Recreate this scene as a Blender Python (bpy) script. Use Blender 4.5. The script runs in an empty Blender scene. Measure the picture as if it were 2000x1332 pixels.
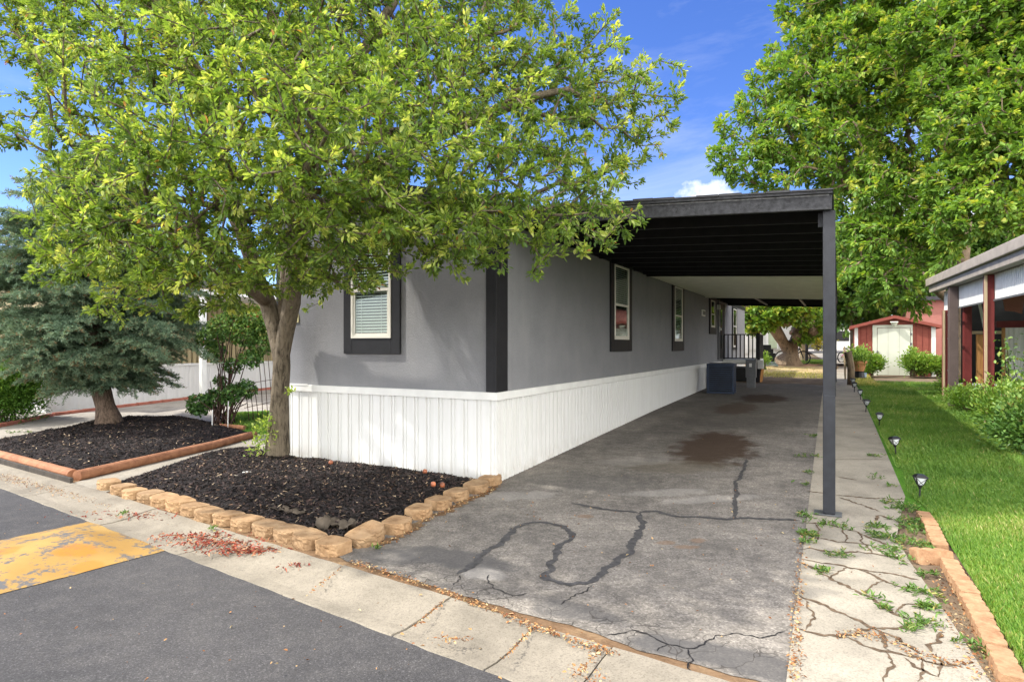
import bpy, bmesh, math, random
import numpy as np
from mathutils import Vector, Matrix, noise as mnoise
R = math.radians
scene = bpy.context.scene
C = scene.collection
random.seed(7)

# ---------------------------------------------------------------- camera, sky, sun, exposure
FPX = 1204.0; HOR = 674.0; CAMH = 1.5
cam_d = bpy.data.cameras.new('camera'); cam = bpy.data.objects.new('camera', cam_d); C.objects.link(cam)
cam.location = (0, 0, CAMH); cam.rotation_euler = (R(90), 0, 0)
cam_d.sensor_fit = 'HORIZONTAL'; cam_d.sensor_width = 36; cam_d.lens = 36*FPX/2000
cam_d.shift_y = (HOR-666)/2000; cam_d.clip_end = 2000; cam_d.clip_start = .05
scene.camera = cam
scene.render.resolution_x = 1024; scene.render.resolution_y = 681
scene.view_settings.view_transform = 'Standard'; scene.view_settings.look = 'None'
scene.view_settings.exposure = 1.62; scene.view_settings.gamma = 1

DX, DY = .469, .883                        # direction the long side of the house runs in
SUN_DIR = Vector((-.883*.70-.469*.34, .469*.70-.883*.34, 1.0)).normalized()
SUN_EL = math.asin(SUN_DIR.z); SUN_AZ = math.atan2(SUN_DIR.x, SUN_DIR.y)
sun_d = bpy.data.lights.new('sun', 'SUN'); sun_d.energy = 2.0; sun_d.angle = R(1.3); sun_d.color = (1, .95, .86)
sun = bpy.data.objects.new('sun', sun_d); C.objects.link(sun)
sun.rotation_euler = SUN_DIR.to_track_quat('Z', 'Y').to_euler()

world = bpy.data.worlds.new('World'); scene.world = world; world.use_nodes = True
wn = world.node_tree; wn.nodes.clear()
def WN(t, **k):
    n = wn.nodes.new(t)
    for a, b in k.items(): setattr(n, a, b)
    return n
sky = WN('ShaderNodeTexSky', sky_type='NISHITA', sun_disc=False, sun_elevation=SUN_EL, sun_rotation=SUN_AZ,
         altitude=1400, air_density=1.0, dust_density=.35, ozone_density=3.2)
hsv = WN('ShaderNodeHueSaturation'); hsv.inputs['Hue'].default_value = .518; hsv.inputs['Saturation'].default_value = 1.22
wn.links.new(sky.outputs[0], hsv.inputs['Color'])
tc = WN('ShaderNodeTexCoord')
mp = WN('ShaderNodeMapping'); mp.inputs['Scale'].default_value = (1, 1, 3.2); mp.inputs['Rotation'].default_value = (0, R(12), R(30))
wn.links.new(tc.outputs['Generated'], mp.inputs['Vector'])
n1 = WN('ShaderNodeTexNoise'); n1.inputs['Scale'].default_value = 2.2; n1.inputs['Detail'].default_value = 9; n1.inputs['Roughness'].default_value = .62; n1.inputs['Distortion'].default_value = .6
wn.links.new(mp.outputs[0], n1.inputs['Vector'])
r1 = WN('ShaderNodeValToRGB'); r1.color_ramp.elements[0].position = .50; r1.color_ramp.elements[0].color = (0, 0, 0, 1)
r1.color_ramp.elements[1].position = .86; r1.color_ramp.elements[1].color = (.45, .45, .45, 1)
wn.links.new(n1.outputs['Fac'], r1.inputs[0])
# low cumulus bank near the horizon
sx = WN('ShaderNodeSeparateXYZ'); wn.links.new(tc.outputs['Generated'], sx.inputs[0])
n2 = WN('ShaderNodeTexNoise'); n2.inputs['Scale'].default_value = 9; n2.inputs['Detail'].default_value = 8; n2.inputs['Roughness'].default_value = .55
wn.links.new(tc.outputs['Generated'], n2.inputs['Vector'])
band = WN('ShaderNodeMapRange', interpolation_type='SMOOTHSTEP'); band.inputs['From Min'].default_value = .27; band.inputs['From Max'].default_value = .19
wn.links.new(sx.outputs['Z'], band.inputs['Value'])
ad = WN('ShaderNodeMath', operation='MULTIPLY_ADD'); ad.inputs[1].default_value = .25
bx_ = WN('ShaderNodeMapRange', interpolation_type='SMOOTHSTEP'); bx_.inputs['From Min'].default_value = .08; bx_.inputs['From Max'].default_value = .26
wn.links.new(sx.outputs['X'], bx_.inputs['Value'])
bm2 = WN('ShaderNodeMath', operation='MULTIPLY'); wn.links.new(band.outputs[0], bm2.inputs[0]); wn.links.new(bx_.outputs[0], bm2.inputs[1])
wn.links.new(bm2.outputs[0], ad.inputs[0]); wn.links.new(n2.outputs['Fac'], ad.inputs[2])
r2 = WN('ShaderNodeValToRGB'); r2.color_ramp.elements[0].position = .69; r2.color_ramp.elements[0].color = (0, 0, 0, 1)
r2.color_ramp.elements[1].position = .77; r2.color_ramp.elements[1].color = (1, 1, 1, 1)
wn.links.new(ad.outputs[0], r2.inputs[0])
bk = WN('ShaderNodeMapRange', interpolation_type='SMOOTHSTEP'); bk.inputs['From Min'].default_value = .15; bk.inputs['From Max'].default_value = -.25  # unseen bright clouds behind the camera, added as fill light
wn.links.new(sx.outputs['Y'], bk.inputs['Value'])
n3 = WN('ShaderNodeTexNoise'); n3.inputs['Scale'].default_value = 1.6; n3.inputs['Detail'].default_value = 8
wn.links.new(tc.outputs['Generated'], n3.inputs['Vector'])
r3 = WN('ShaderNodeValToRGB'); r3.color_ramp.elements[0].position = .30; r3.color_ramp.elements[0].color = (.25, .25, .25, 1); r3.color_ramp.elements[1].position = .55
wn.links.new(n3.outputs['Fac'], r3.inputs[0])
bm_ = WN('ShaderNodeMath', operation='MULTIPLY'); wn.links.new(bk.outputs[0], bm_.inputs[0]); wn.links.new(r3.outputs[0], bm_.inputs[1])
mx = WN('ShaderNodeMath', operation='MAXIMUM'); wn.links.new(r1.outputs[0], mx.inputs[0]); wn.links.new(r2.outputs[0], mx.inputs[1])
cl0 = WN('ShaderNodeMixRGB'); cl0.inputs[2].default_value = (5.0, 5.2, 5.6, 1)
wn.links.new(mx.outputs[0], cl0.inputs[0]); wn.links.new(hsv.outputs[0], cl0.inputs[1])
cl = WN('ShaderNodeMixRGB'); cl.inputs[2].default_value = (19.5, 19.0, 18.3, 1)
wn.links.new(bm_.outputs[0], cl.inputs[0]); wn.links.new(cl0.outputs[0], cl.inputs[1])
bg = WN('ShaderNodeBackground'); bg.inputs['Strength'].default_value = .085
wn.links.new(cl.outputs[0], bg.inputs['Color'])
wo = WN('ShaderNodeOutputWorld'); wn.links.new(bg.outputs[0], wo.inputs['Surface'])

# ---------------------------------------------------------------- site frame
CX, CY = -.181, 6.71                      # front right corner of the house
KU = [-1e3, 0, 6.5, 12, 25, 80, 400, 1e3]; KZ = [0, 0, .19, .30, .58, 1.28, 1.35, 1.35]
def uv(x, y):
    a, b = x-CX, y-CY
    return a*DX+b*DY, a*DY-b*DX
def H(u, v, z=0): return Vector((CX+u*DX+v*DY, CY+u*DY-v*DX, z))
def zu(u): return float(np.interp(u, KU, KZ))
def zg(x, y): return zu(uv(x, y)[0])
def G(px, py, dz=0.0):                     # where a sight line meets the ground (survey helper)
    z = 0.0
    for _ in range(12):
        Y = FPX*(CAMH-z-dz)/(py-HOR); X = (px-1000)*Y/FPX
        z = .5*z+.5*zg(X, Y)
    Y = FPX*(CAMH-z-dz)/(py-HOR)
    return Vector(((px-1000)*Y/FPX, Y, z+dz))
def at(px, py, Y): return Vector(((px-1000)*Y/FPX, Y, CAMH-(py-HOR)*Y/FPX))
def side_u(px, v=0):
    k = (px-1000)/FPX; return (k*(CY-v*DX)-CX-v*DY)/(DX-k*DY)
def side_z(u, py, v=0): return CAMH-(py-HOR)*H(u, v).y/FPX
def front_v(px):
    k = (px-1000)/FPX; return (k*CY-CX)/(DY+k*DX)
def front_z(v, py): return CAMH-(py-HOR)*H(0, v).y/FPX
def curb(s, n, z=0): return Vector((.822*s+.570*n, -.570*s+.822*n, z))

# ---------------------------------------------------------------- materials
class M:
    def __init__(s, name, rough=.8, spec=.3):
        s.m = bpy.data.materials.new(name); s.m.use_nodes = True; s.t = s.m.node_tree
        s.b = s.t.nodes['Principled BSDF']; s.out = s.t.nodes['Material Output']
        s.b.inputs['Roughness'].default_value = rough; s.b.inputs['Specular IOR Level'].default_value = spec
        g = s.t.nodes.new('ShaderNodeNewGeometry'); s.pos = g.outputs['Position']
        s.objc = None
    def N(s, t, **k):
        n = s.t.nodes.new(t)
        for a, b in k.items(): setattr(n, a, b)
        return n
    def L(s, a, b): s.t.links.new(a, b)
    def val(s, inp, v):
        if hasattr(v, 'is_linked') or isinstance(v, bpy.types.NodeSocket): s.L(v, inp)
        elif isinstance(v, (tuple, list)) and len(v) == 3 and inp.type == 'RGBA': inp.default_value = (*v, 1)
        else: inp.default_value = v
    def obj(s):
        if s.objc is None: s.objc = s.N('ShaderNodeTexCoord').outputs['Object']
        return s.objc
    def map(s, vec, scale=(1, 1, 1), rot=(0, 0, 0), loc=(0, 0, 0)):
        n = s.N('ShaderNodeMapping'); s.L(vec, n.inputs[0]); n.inputs['Scale'].default_value = scale
        n.inputs['Rotation'].default_value = rot; n.inputs['Location'].default_value = loc
        return n.outputs[0]
    def noise(s, sc, det=4, rough=.55, vec=None, dist=0):
        n = s.N('ShaderNodeTexNoise'); n.inputs['Scale'].default_value = sc; n.inputs['Detail'].default_value = det
        n.inputs['Roughness'].default_value = rough; n.inputs['Distortion'].default_value = dist
        s.L(vec or s.pos, n.inputs['Vector']); return n.outputs['Fac']
    def vor(s, sc, feature='F1', vec=None, out='Distance'):
        n = s.N('ShaderNodeTexVoronoi', feature=feature); n.inputs['Scale'].default_value = sc
        s.L(vec or s.pos, n.inputs['Vector']); return n.outputs[out]
    def ramp(s, f, stops, interp='LINEAR'):
        n = s.N('ShaderNodeValToRGB'); r = n.color_ramp; r.interpolation = interp
        while len(r.elements) < len(stops): r.elements.new(.5)
        for e, (p, c) in zip(r.elements, stops):
            e.position = p; e.color = (c, c, c, 1) if isinstance(c, (int, float)) else (*c, 1)
        s.L(f, n.inputs[0]); return n.outputs[0]
    def mix(s, f, a, b, mode='MIX'):
        n = s.N('ShaderNodeMixRGB', blend_type=mode)
        s.val(n.inputs[0], f); s.val(n.inputs[1], a); s.val(n.inputs[2], b); return n.outputs[0]
    def math(s, op, a, b=0.0, c=None):
        n = s.N('ShaderNodeMath', operation=op); s.val(n.inputs[0], a); s.val(n.inputs[1], b)
        if c is not None: s.val(n.inputs[2], c)
        return n.outputs[0]
    def bump(s, h, strength=.5, dist=.01):
        n = s.N('ShaderNodeBump'); n.inputs['Strength'].default_value = strength; n.inputs['Distance'].default_value = dist
        s.L(h, n.inputs['Height'])
        if s.b.inputs['Normal'].is_linked:
            s.L(s.b.inputs['Normal'].links[0].from_socket, n.inputs['Normal'])
        s.L(n.outputs[0], s.b.inputs['Normal'])
    def spot(s, x, y, rx, ry, ang, wob=.35, vecn=3.0):   # a stain with its own ragged outline at a place on the ground
        v = s.map(s.map(s.pos, loc=(-x, -y, 0)), rot=(0, 0, -ang))
        v = s.map(v, scale=(1/rx, 1/ry, 0))
        n = s.N('ShaderNodeTexNoise'); n.inputs['Scale'].default_value = vecn; n.inputs['Detail'].default_value = 6; s.L(s.pos, n.inputs['Vector'])
        a = s.N('ShaderNodeVectorMath', operation='SUBTRACT'); s.L(n.outputs['Color'], a.inputs[0]); a.inputs[1].default_value = (.5, .5, .5)
        b = s.N('ShaderNodeVectorMath', operation='SCALE'); s.L(a.outputs[0], b.inputs[0]); b.inputs['Scale'].default_value = wob*4
        c = s.N('ShaderNodeVectorMath', operation='ADD'); s.L(v, c.inputs[0]); s.L(b.outputs[0], c.inputs[1])
        d = s.N('ShaderNodeVectorMath', operation='MULTIPLY'); s.L(c.outputs[0], d.inputs[0]); d.inputs[1].default_value = (1, 1, 0)
        l = s.N('ShaderNodeVectorMath', operation='LENGTH'); s.L(d.outputs[0], l.inputs[0])
        m = s.N('ShaderNodeMapRange', interpolation_type='SMOOTHSTEP'); m.inputs['From Min'].default_value = 1.05; m.inputs['From Max'].default_value = .6
        s.L(l.outputs['Value'], m.inputs['Value']); return m.outputs[0]
    def col(s, c): s.val(s.b.inputs['Base Color'], c); return s

def simple(name, col, rough=.7, spec=.3, var=.12, sc=6, bumps=0, metal=0):
    m = M(name, rough, spec); f = m.noise(sc, 5)
    lo = tuple(c*(1-var) for c in col); hi = tuple(min(1, c*(1+var)) for c in col)
    m.col(m.ramp(f, [(.3, lo), (.7, hi)])); m.b.inputs['Metallic'].default_value = metal
    if bumps: m.bump(m.noise(sc*12, 4), bumps, .004)
    return m.m

def mat_leaf(name, stops, trans=.35, rough=.5, spec=.35):
    m = M(name, rough, spec)
    a = m.N('ShaderNodeAttribute', attribute_name='tone')
    c = m.ramp(a.outputs['Fac'], stops)
    c2 = m.mix(.5, c, m.ramp(m.noise(1.3, 2), [(.35, (.8, .85, .8)), (.65, (1.15, 1.1, .95))]), 'MULTIPLY')
    m.col(c2)
    t = m.N('ShaderNodeBsdfTranslucent'); m.L(m.mix(1.0, c2, (1.25, 1.2, .5), 'MULTIPLY'), t.inputs['Color'])
    mi = m.N('ShaderNodeMixShader'); mi.inputs[0].default_value = trans
    m.L(m.b.outputs[0], mi.inputs[1]); m.L(t.outputs[0], mi.inputs[2]); m.L(mi.outputs[0], m.out.inputs['Surface'])
    return m.m

def mat_bark(name, c0, c1, sc=1.0):
    m = M(name, .9, .15)
    v = m.map(m.pos, scale=(9*sc, 9*sc, 2.0*sc))
    f = m.noise(2.4, 9, .68, v, .5); p = m.noise(2.2, 3)
    c = m.ramp(f, [(.36, c0), (.56, c1)])
    c = m.mix(m.ramp(p, [(.45, 0.0), (.7, .6)]), c, tuple(x*1.35 for x in c1))
    m.col(c); m.bump(f, 1.0, .03); m.bump(m.vor(14*sc, vec=m.map(m.pos, scale=(1, 1, .25))), .5, .02)
    return m.m

def mat_asphalt_old():
    m = M('old_asphalt', .9, .2)
    f1 = m.noise(1.1, 8, .7); f2 = m.noise(9, 8, .75); v = m.vor(95, out='Color'); sp = m.N('ShaderNodeSeparateColor'); m.L(v, sp.inputs[0])
    c = m.ramp(f1, [(.34, (.105, .096, .086)), (.5, (.165, .150, .132)), (.64, (.25, .226, .194))])
    c = m.mix(m.ramp(f2, [(.42, 0.0), (.72, .55)]), c, (.33, .30, .262))
    c = m.mix(.6, c, m.ramp(sp.outputs[0], [(0, .4), (.5, .95), (.85, 1.25), (1, 1.9)]), 'MULTIPLY')
    c = m.mix(m.ramp(m.noise(3.2, 7, .7, None, .6), [(.46, 0.0), (.64, .5)]), c, (.095, .088, .080))
    # back half under the roof is darker
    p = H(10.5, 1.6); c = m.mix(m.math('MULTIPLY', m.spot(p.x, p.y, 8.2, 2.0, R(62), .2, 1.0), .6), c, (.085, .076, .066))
    p = G(1395, 872); c = m.mix(m.math('MULTIPLY', m.spot(p.x, p.y, .62, 1.5, R(-25), .3, 4.5), .9), c, (.055, .033, .02))
    p = G(1490, 778); c = m.mix(m.math('MULTIPLY', m.spot(p.x, p.y, .62, 1.2, R(-28), .3, 4), .9), c, (.05, .031, .02))
    p = G(1437, 797); c = m.mix(m.math('MULTIPLY', m.spot(p.x, p.y, .5, 1.2, R(-28), .3, 4), .7), c, (.07, .045, .03))
    p = G(1330, 912); c = m.mix(m.math('MULTIPLY', m.spot(p.x, p.y, .75, .4, 0, .3, 3), .5), c, (.12, .10, .07))
    for (x, y, a, b, k) in ((1300, 962, .6, .16, .3), (1390, 975, .6, .13, .28), (1010, 968, .5, .2, .3), (945, 1118, .16, .14, .35), (1250, 900, .6, .3, .2)):
        p = G(x, y); c = m.mix(m.math('MULTIPLY', m.spot(p.x, p.y, a, b, R(10), .4, 5), k), c, (.40, .38, .35))
    for (x, y, a, b, k) in ((870, 1085, .62, .2, .75), (1130, 1195, .3, .14, .6), (1400, 1280, .55, .16, .8), (1130, 940, .9, .5, .35), (760, 1085, .3, .18, .6)):
        p = G(x, y); c = m.mix(m.math('MULTIPLY', m.spot(p.x, p.y, a, b, R(-25), .3, 4), k), c, (.075, .073, .073))
    for (x, y) in ((1145, 1008), (1365, 1055), (1300, 1060), (1340, 1068), (865, 990)):
        p = G(x, y); c = m.mix(m.math('MULTIPLY', m.spot(p.x, p.y, .1, .06, 0, .5, 9), .5), c, (.2, .12, .07))
    m.col(c)
    # cracks near the kerb
    w = m.N('ShaderNodeVectorMath', operation='ADD'); nn = m.N('ShaderNodeTexNoise'); nn.inputs['Scale'].default_value = 5; m.L(m.pos, nn.inputs['Vector'])
    s2 = m.N('ShaderNodeVectorMath', operation='SCALE'); m.L(nn.outputs['Color'], s2.inputs[0]); s2.inputs['Scale'].default_value = .35
    m.L(m.pos, w.inputs[0]); m.L(s2.outputs[0], w.inputs[1])
    cr = m.math('LESS_THAN', m.vor(4.2, 'DISTANCE_TO_EDGE', w.outputs[0]), .013)
    p1 = G(1350, 1290); p2 = G(900, 1150)
    zone = m.math('MAXIMUM', m.spot(p1.x, p1.y, 1.5, .35, R(-32), .25, 3), m.spot(p2.x, p2.y, 1.1, .22, R(-35), .25, 3))
    cm = m.math('MULTIPLY', cr, zone)
    m.col(m.mix(m.math('MULTIPLY', cm, .75), c, (.045, .04, .036)))
    m.bump(m.noise(170, 3, .7), .55, .006); m.bump(m.math('SUBTRACT', 1.0, cm), .8, .02)
    return m.m

def mat_road():
    m = M('road_asphalt', .85, .28)
    f1 = m.noise(.8, 5, .6); v = m.vor(170, out='Color'); sp = m.N('ShaderNodeSeparateColor'); m.L(v, sp.inputs[0])
    c = m.ramp(f1, [(.3, (.044, .043, .0445)), (.7, (.072, .069, .069))])
    c = m.mix(m.ramp(m.noise(6, 8, .75), [(.46, 0.0), (.78, .55)]), c, (.115, .108, .102))
    c = m.mix(.7, c, m.ramp(sp.outputs[0], [(0, .5), (.6, .95), (.9, 1.25), (1, 2.2)]), 'MULTIPLY')
    m.col(c); m.bump(m.noise(220, 3, .7), .5, .005); return m.m

def mat_concrete(name, base=(.305, .275, .222), worn=True):
    m = M(name, .9, .2)
    f = m.noise(1.7, 7, .62); g = m.noise(14, 6, .7)
    d = tuple(x*.66 for x in base); h = tuple(min(1, x*1.18) for x in base)
    c = m.ramp(f, [(.3, d), (.5, base), (.7, h)])
    c = m.mix(m.ramp(g, [(.52, 0.0), (.72, .5)]), c, tuple(x*.62 for x in base))
    v = m.vor(150, out='Color'); sp = m.N('ShaderNodeSeparateColor'); m.L(v, sp.inputs[0])
    c = m.mix(.55, c, m.ramp(sp.outputs[0], [(0, .55), (.3, .95), (1, 1.15)]), 'MULTIPLY')
    m.col(c); m.bump(g, .35, .006); m.bump(m.noise(160, 3, .7), .4, .004); return m.m

def mat_yellow():
    m = M('yellow_road_paint', .75, .3)
    n = m.noise(5, 8, .72); n2 = m.noise(30, 5, .7)
    f = m.math('ADD', m.math('MULTIPLY', n, .65), m.math('MULTIPLY', n2, .35))
    y = m.ramp(m.noise(1.8, 4), [(.35, (.29, .165, .04)), (.65, (.37, .235, .07))])
    c = m.mix(m.ramp(f, [(.515, 0.0), (.565, 1.0)]), y, (.10, .098, .10))
    for (x, y_, a, b, k) in ((150, 1078, .16, .13, .8), (10, 1085, .1, .12, .6), (170, 1100, .1, .1, .6)):
        p = G(x, y_); c = m.mix(m.math('MULTIPLY', m.spot(p.x, p.y, a, b, R(-10), .45, 4), k), c, (.36, .15, .015))
    m.col(c); m.bump(m.noise(200, 3, .7), .5, .005); m.bump(f, .2, .01); return m.m

def mat_siding():
    m = M('grey_hardboard', .75, .25)
    v = m.map(m.obj(), scale=(1, 1, 1))
    c = m.ramp(m.noise(2.2, 5, .6), [(.3, (.185, .188, .200)), (.7, (.225, .226, .236))])
    c = m.mix(m.ramp(m.noise(70, 4, .7), [(.3, .0), (.8, .35)]), c, (.31, .31, .315))
    c = m.mix(m.ramp(m.noise(1.6, 6, .7, m.map(m.obj(), scale=(3, 3, .5))), [(.5, 0.0), (.8, .35)]), c, (.30, .30, .29))
    m.col(c); m.bump(m.noise(60, 5, .7), .8, .008); m.bump(m.noise(2.5, 3), .3, .03); return m.m

def mat_skirt():
    m = M('white_vinyl_skirt', .5, .35)
    g = m.noise(3.2, 5, .65, m.map(m.pos, scale=(4, 4, .35)))
    c = m.ramp(g, [(.3, (.70, .70, .67)), (.55, (.74, .74, .72)), (.75, (.77, .77, .76))])
    lo = m.N('ShaderNodeSeparateXYZ'); m.L(m.obj(), lo.inputs[0])
    dirt = m.math('MULTIPLY', m.ramp(lo.outputs['Z'], [(.02, .6), (.24, 0.0)]), m.ramp(m.noise(4, 5, .7), [(.4, 0.0), (.75, 1.0)]))
    c = m.mix(dirt, c, (.42, .37, .28)); m.col(c); return m.m

def mat_glass():
    m = M('window_glass', .05, .5)
    tr = m.N('ShaderNodeBsdfTransparent'); tr.inputs[0].default_value = (.8, .85, .83, 1)
    gl = m.N('ShaderNodeBsdfGlossy'); gl.inputs['Roughness'].default_value = .03
    lw = m.N('ShaderNodeLayerWeight'); lw.inputs[0].default_value = .5
    fr = m.math('MULTIPLY_ADD', m.math('POWER', lw.outputs['Facing'], 3.0), .42, .05)
    mi = m.N('ShaderNodeMixShader'); m.L(fr, mi.inputs[0]); m.L(tr.outputs[0], mi.inputs[1]); m.L(gl.outputs[0], mi.inputs[2])
    m.L(mi.outputs[0], m.out.inputs['Surface']); return m.m

def mat_wood(name, c0, c1, sc=1.0, along=(1, 1, .1)):
    m = M(name, .75, .2); f = m.noise(6*sc, 7, .65, m.map(m.obj(), scale=along), 1.0)
    m.col(m.ramp(f, [(.3, c0), (.7, c1)])); m.bump(f, .4, .006); return m.m

def mat_block():
    m = M('tan_block', .95, .15); f = m.noise(9, 8, .7)
    c = m.ramp(f, [(.3, (.19, .115, .06)), (.5, (.33, .215, .12)), (.72, (.44, .31, .185))])
    oi = m.N('ShaderNodeObjectInfo'); c = m.mix(.8, c, m.ramp(oi.outputs['Random'], [(0, (.82, .82, .82)), (1, (1.12, 1.08, 1.02))]), 'MULTIPLY')
    m.col(c); m.bump(m.noise(60, 6, .75), .8, .006); return m.m

def mat_mulch():
    m = M('black_mulch', .9, .2); f = m.noise(30, 8, .75)
    m.col(m.ramp(f, [(.35, (.010, .008, .008)), (.6, (.028, .023, .022)), (.8, (.06, .045, .035))])); m.bump(f, 1.0, .03); return m.m

def mat_tone(name, stops, rough=.85, spec=.2):
    m = M(name, rough, spec); a = m.N('ShaderNodeAttribute', attribute_name='tone'); m.col(m.ramp(a.outputs['Fac'], stops)); return m.m

def mat_grass_ground():
    m = M('turf', .95, .1); f = m.noise(2.0, 6, .65); g = m.noise(40, 4, .7)
    c = m.ramp(f, [(.3, (.07, .19, .02)), (.6, (.11, .26, .03)), (.8, (.2, .28, .06))])
    m.col(m.mix(m.ramp(g, [(.4, 0.0), (.7, .6)]), c, (.035, .08, .012))); m.bump(g, .8, .03); return m.m

def mat_dirt(name, c0, c1, c2):
    m = M(name, .95, .1); f = m.noise(1.6, 8, .7); g = m.noise(26, 6, .7)
    c = m.ramp(f, [(.3, c0), (.5, c1), (.68, c2)]); m.col(m.mix(m.ramp(g, [(.45, 0.0), (.7, .5)]), c, c0)); m.bump(g, .7, .02); return m.m

def mat_red_siding(name='red_siding', c=(.27, .075, .055)):
    m = M(name, .75, .25); v = m.obj()
    gx = m.N('ShaderNodeSeparateXYZ'); m.L(v, gx.inputs[0])
    f = m.noise(5, 6, .7, m.map(v, scale=(1, 1, 6)))
    m.col(m.ramp(f, [(.3, tuple(x*.85 for x in c)), (.7, tuple(x*1.1 for x in c))])); m.bump(f, .3, .01); return m.m

asph = mat_asphalt_old(); road_m = mat_road(); conc = mat_concrete('walk_concrete'); kerb_m = mat_concrete('kerb_concrete', (.235, .208, .165))
apron_m = mat_concrete('neighbour_concrete', (.34, .31, .27)); yellow = mat_yellow(); siding = mat_siding(); skirt_m = mat_skirt(); glass = mat_glass()
black_paint = simple('black_trim_paint', (.013, .013, .015), .55, .3, .2, 8, .3)
post_paint = simple('charcoal_post_paint', (.024, .026, .032), .5, .35, .25, 9, .6)
fascia_m = simple('weathered_charcoal_fascia', (.05, .051, .056), .7, .25, .45, 26, .9)
under_m = simple('black_soffit', (.005, .005, .006), .8, .15, .2, 5)
joist_m = simple('black_joist', (.009, .009, .010), .7, .25, .3, 9)
white_metal = simple('cream_corrugated_metal', (.74, .73, .60), .45, .4, .08, 5)
white_paint = simple('white_paint', (.76, .76, .73), .5, .35, .06, 6)
vinyl = simple('almond_vinyl', (.68, .66, .58), .4, .4, .05, 6)
blind_m = simple('white_blind', (.72, .72, .69), .5, .3, .04, 6)
dark_in = simple('dark_interior', (.03, .03, .03), .8, .1, .3, 3)
roof_m = simple('charcoal_roofing', (.06, .06, .065), .9, .15, .25, 8, .8)
block_m = mat_block(); mulch_m = mat_mulch()
chip_m = mat_tone('mulch_chips', [(0, (.010, .009, .009)), (.5, (.032, .027, .026)), (.86, (.075, .048, .042)), (.93, (.18, .11, .07)), (1, (.42, .33, .22))])
litter_m = mat_tone('dry_litter', [(0, (.10, .045, .02)), (.4, (.28, .12, .05)), (.7, (.42, .24, .10)), (1, (.5, .40, .22))])
redlit_m = mat_tone('red_litter', [(0, (.12, .02, .015)), (.4, (.30, .06, .04)), (.7, (.36, .12, .07)), (1, (.42, .28, .15))])
kerbsoil_m = mat_dirt('kerb_soil', (.09, .055, .03), (.19, .12, .07), (.30, .21, .12))
drip_m = simple('worn_drip_edge', (.16, .16, .165), .5, .4, .5, 30)
crack_m = simple('crack_soil', (.115, .082, .055), .9, .1, .5, 20, .8)
tar_m = simple('tar_sealant', (.062, .06, .06), .75, .3, .45, 22, .9)
turf_m = mat_grass_ground()
dirt_m = mat_dirt('bare_dirt', (.10, .075, .055), (.17, .125, .085), (.28, .22, .14))
straw_m = mat_dirt('straw_dirt', (.26, .19, .11), (.46, .34, .19), (.60, .48, .28))
redm_m = mat_dirt('red_bark', (.20, .09, .055), (.38, .21, .13), (.52, .36, .23))
blade_m = mat_leaf('grass_blades', [(0, (.085, .18, .03)), (.5, (.16, .30, .05)), (.85, (.29, .38, .08)), (1, (.48, .43, .20))], .35, .5)
weed_m = mat_leaf('weed_leaves', [(0, (.06, .13, .03)), (.7, (.13, .24, .05)), (1, (.38, .33, .12))], .25)
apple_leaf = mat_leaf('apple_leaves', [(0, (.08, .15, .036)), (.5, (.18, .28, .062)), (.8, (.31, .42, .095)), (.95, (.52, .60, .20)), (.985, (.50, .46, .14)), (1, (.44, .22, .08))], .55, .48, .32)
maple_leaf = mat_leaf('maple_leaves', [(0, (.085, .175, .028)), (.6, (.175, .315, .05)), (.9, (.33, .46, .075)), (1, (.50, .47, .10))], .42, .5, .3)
dark_leaf = mat_leaf('far_leaves', [(0, (.03, .08, .012)), (.6, (.07, .15, .025)), (1, (.14, .24, .04))], .35)
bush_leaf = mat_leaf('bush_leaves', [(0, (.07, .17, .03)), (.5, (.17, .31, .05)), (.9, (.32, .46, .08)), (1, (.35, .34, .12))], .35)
rose_leaf = mat_leaf('rose_leaves', [(0, (.06, .14, .04)), (.5, (.14, .27, .07)), (.85, (.27, .40, .10)), (.95, (.42, .50, .15)), (1, (.33, .15, .07))], .3, .4, .4)
yellow_leaf = mat_leaf('yellow_leaves', [(0, (.35, .30, .02)), (1, (.6, .52, .06))], .3)
needle_m = mat_leaf('spruce_needles', [(0, (.04, .07, .042)), (.5, (.10, .165, .105)), (.85, (.19, .28, .18)), (.95, (.26, .36, .22)), (1, (.22, .14, .07))], .12, .6, .25)
juniper_m = mat_leaf('juniper_needles', [(0, (.04, .11, .015)), (.6, (.11, .24, .03)), (1, (.22, .36, .05))], .2)
bark_apple = mat_bark('apple_bark', (.04, .032, .023), (.195, .16, .115), 1.5)
bark_spruce = mat_bark('spruce_bark', (.05, .036, .028), (.18, .13, .095), 1.6)
bark_maple = mat_bark('maple_bark', (.08, .06, .042), (.24, .18, .12), .7)
twig_m = simple('twig_bark', (.10, .075, .05), .9, .1, .3, 20)
cane_m = simple('rose_canes', (.06, .035, .028), .8, .2, .4, 20)
log_m = mat_wood('redwood_timber', (.20, .085, .045), (.40, .195, .105), 1, (1, 1, 1)); log_dark = mat_wood('rotten_timber', (.03, .028, .025), (.09, .075, .06))
tanboard = mat_wood('tan_board', (.36, .22, .12), (.52, .35, .22))
brick_m = simple('salmon_brick', (.42, .155, .11), .85, .2, .2, 8, .4)
beige = simple('beige_metal', (.42, .345, .20), .5, .3, .06, 4)
grey_metal = simple('grey_utility_metal', (.12, .125, .13), .45, .4, .12, 8)
blue_metal = simple('navy_metal', (.012, .028, .065), .45, .45, .25, 6)
black_metal = simple('black_metal', (.012, .012, .013), .45, .4, .2, 6)
rust_m = simple('rusty_iron', (.09, .05, .035), .8, .2, .4, 25)
red_s = mat_red_siding(); pink_s = mat_red_siding('pink_siding', (.38, .16, .13)); maroon = simple('maroon_paint', (.17, .028, .026), .6, .3, .15, 7, .3)
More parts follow.
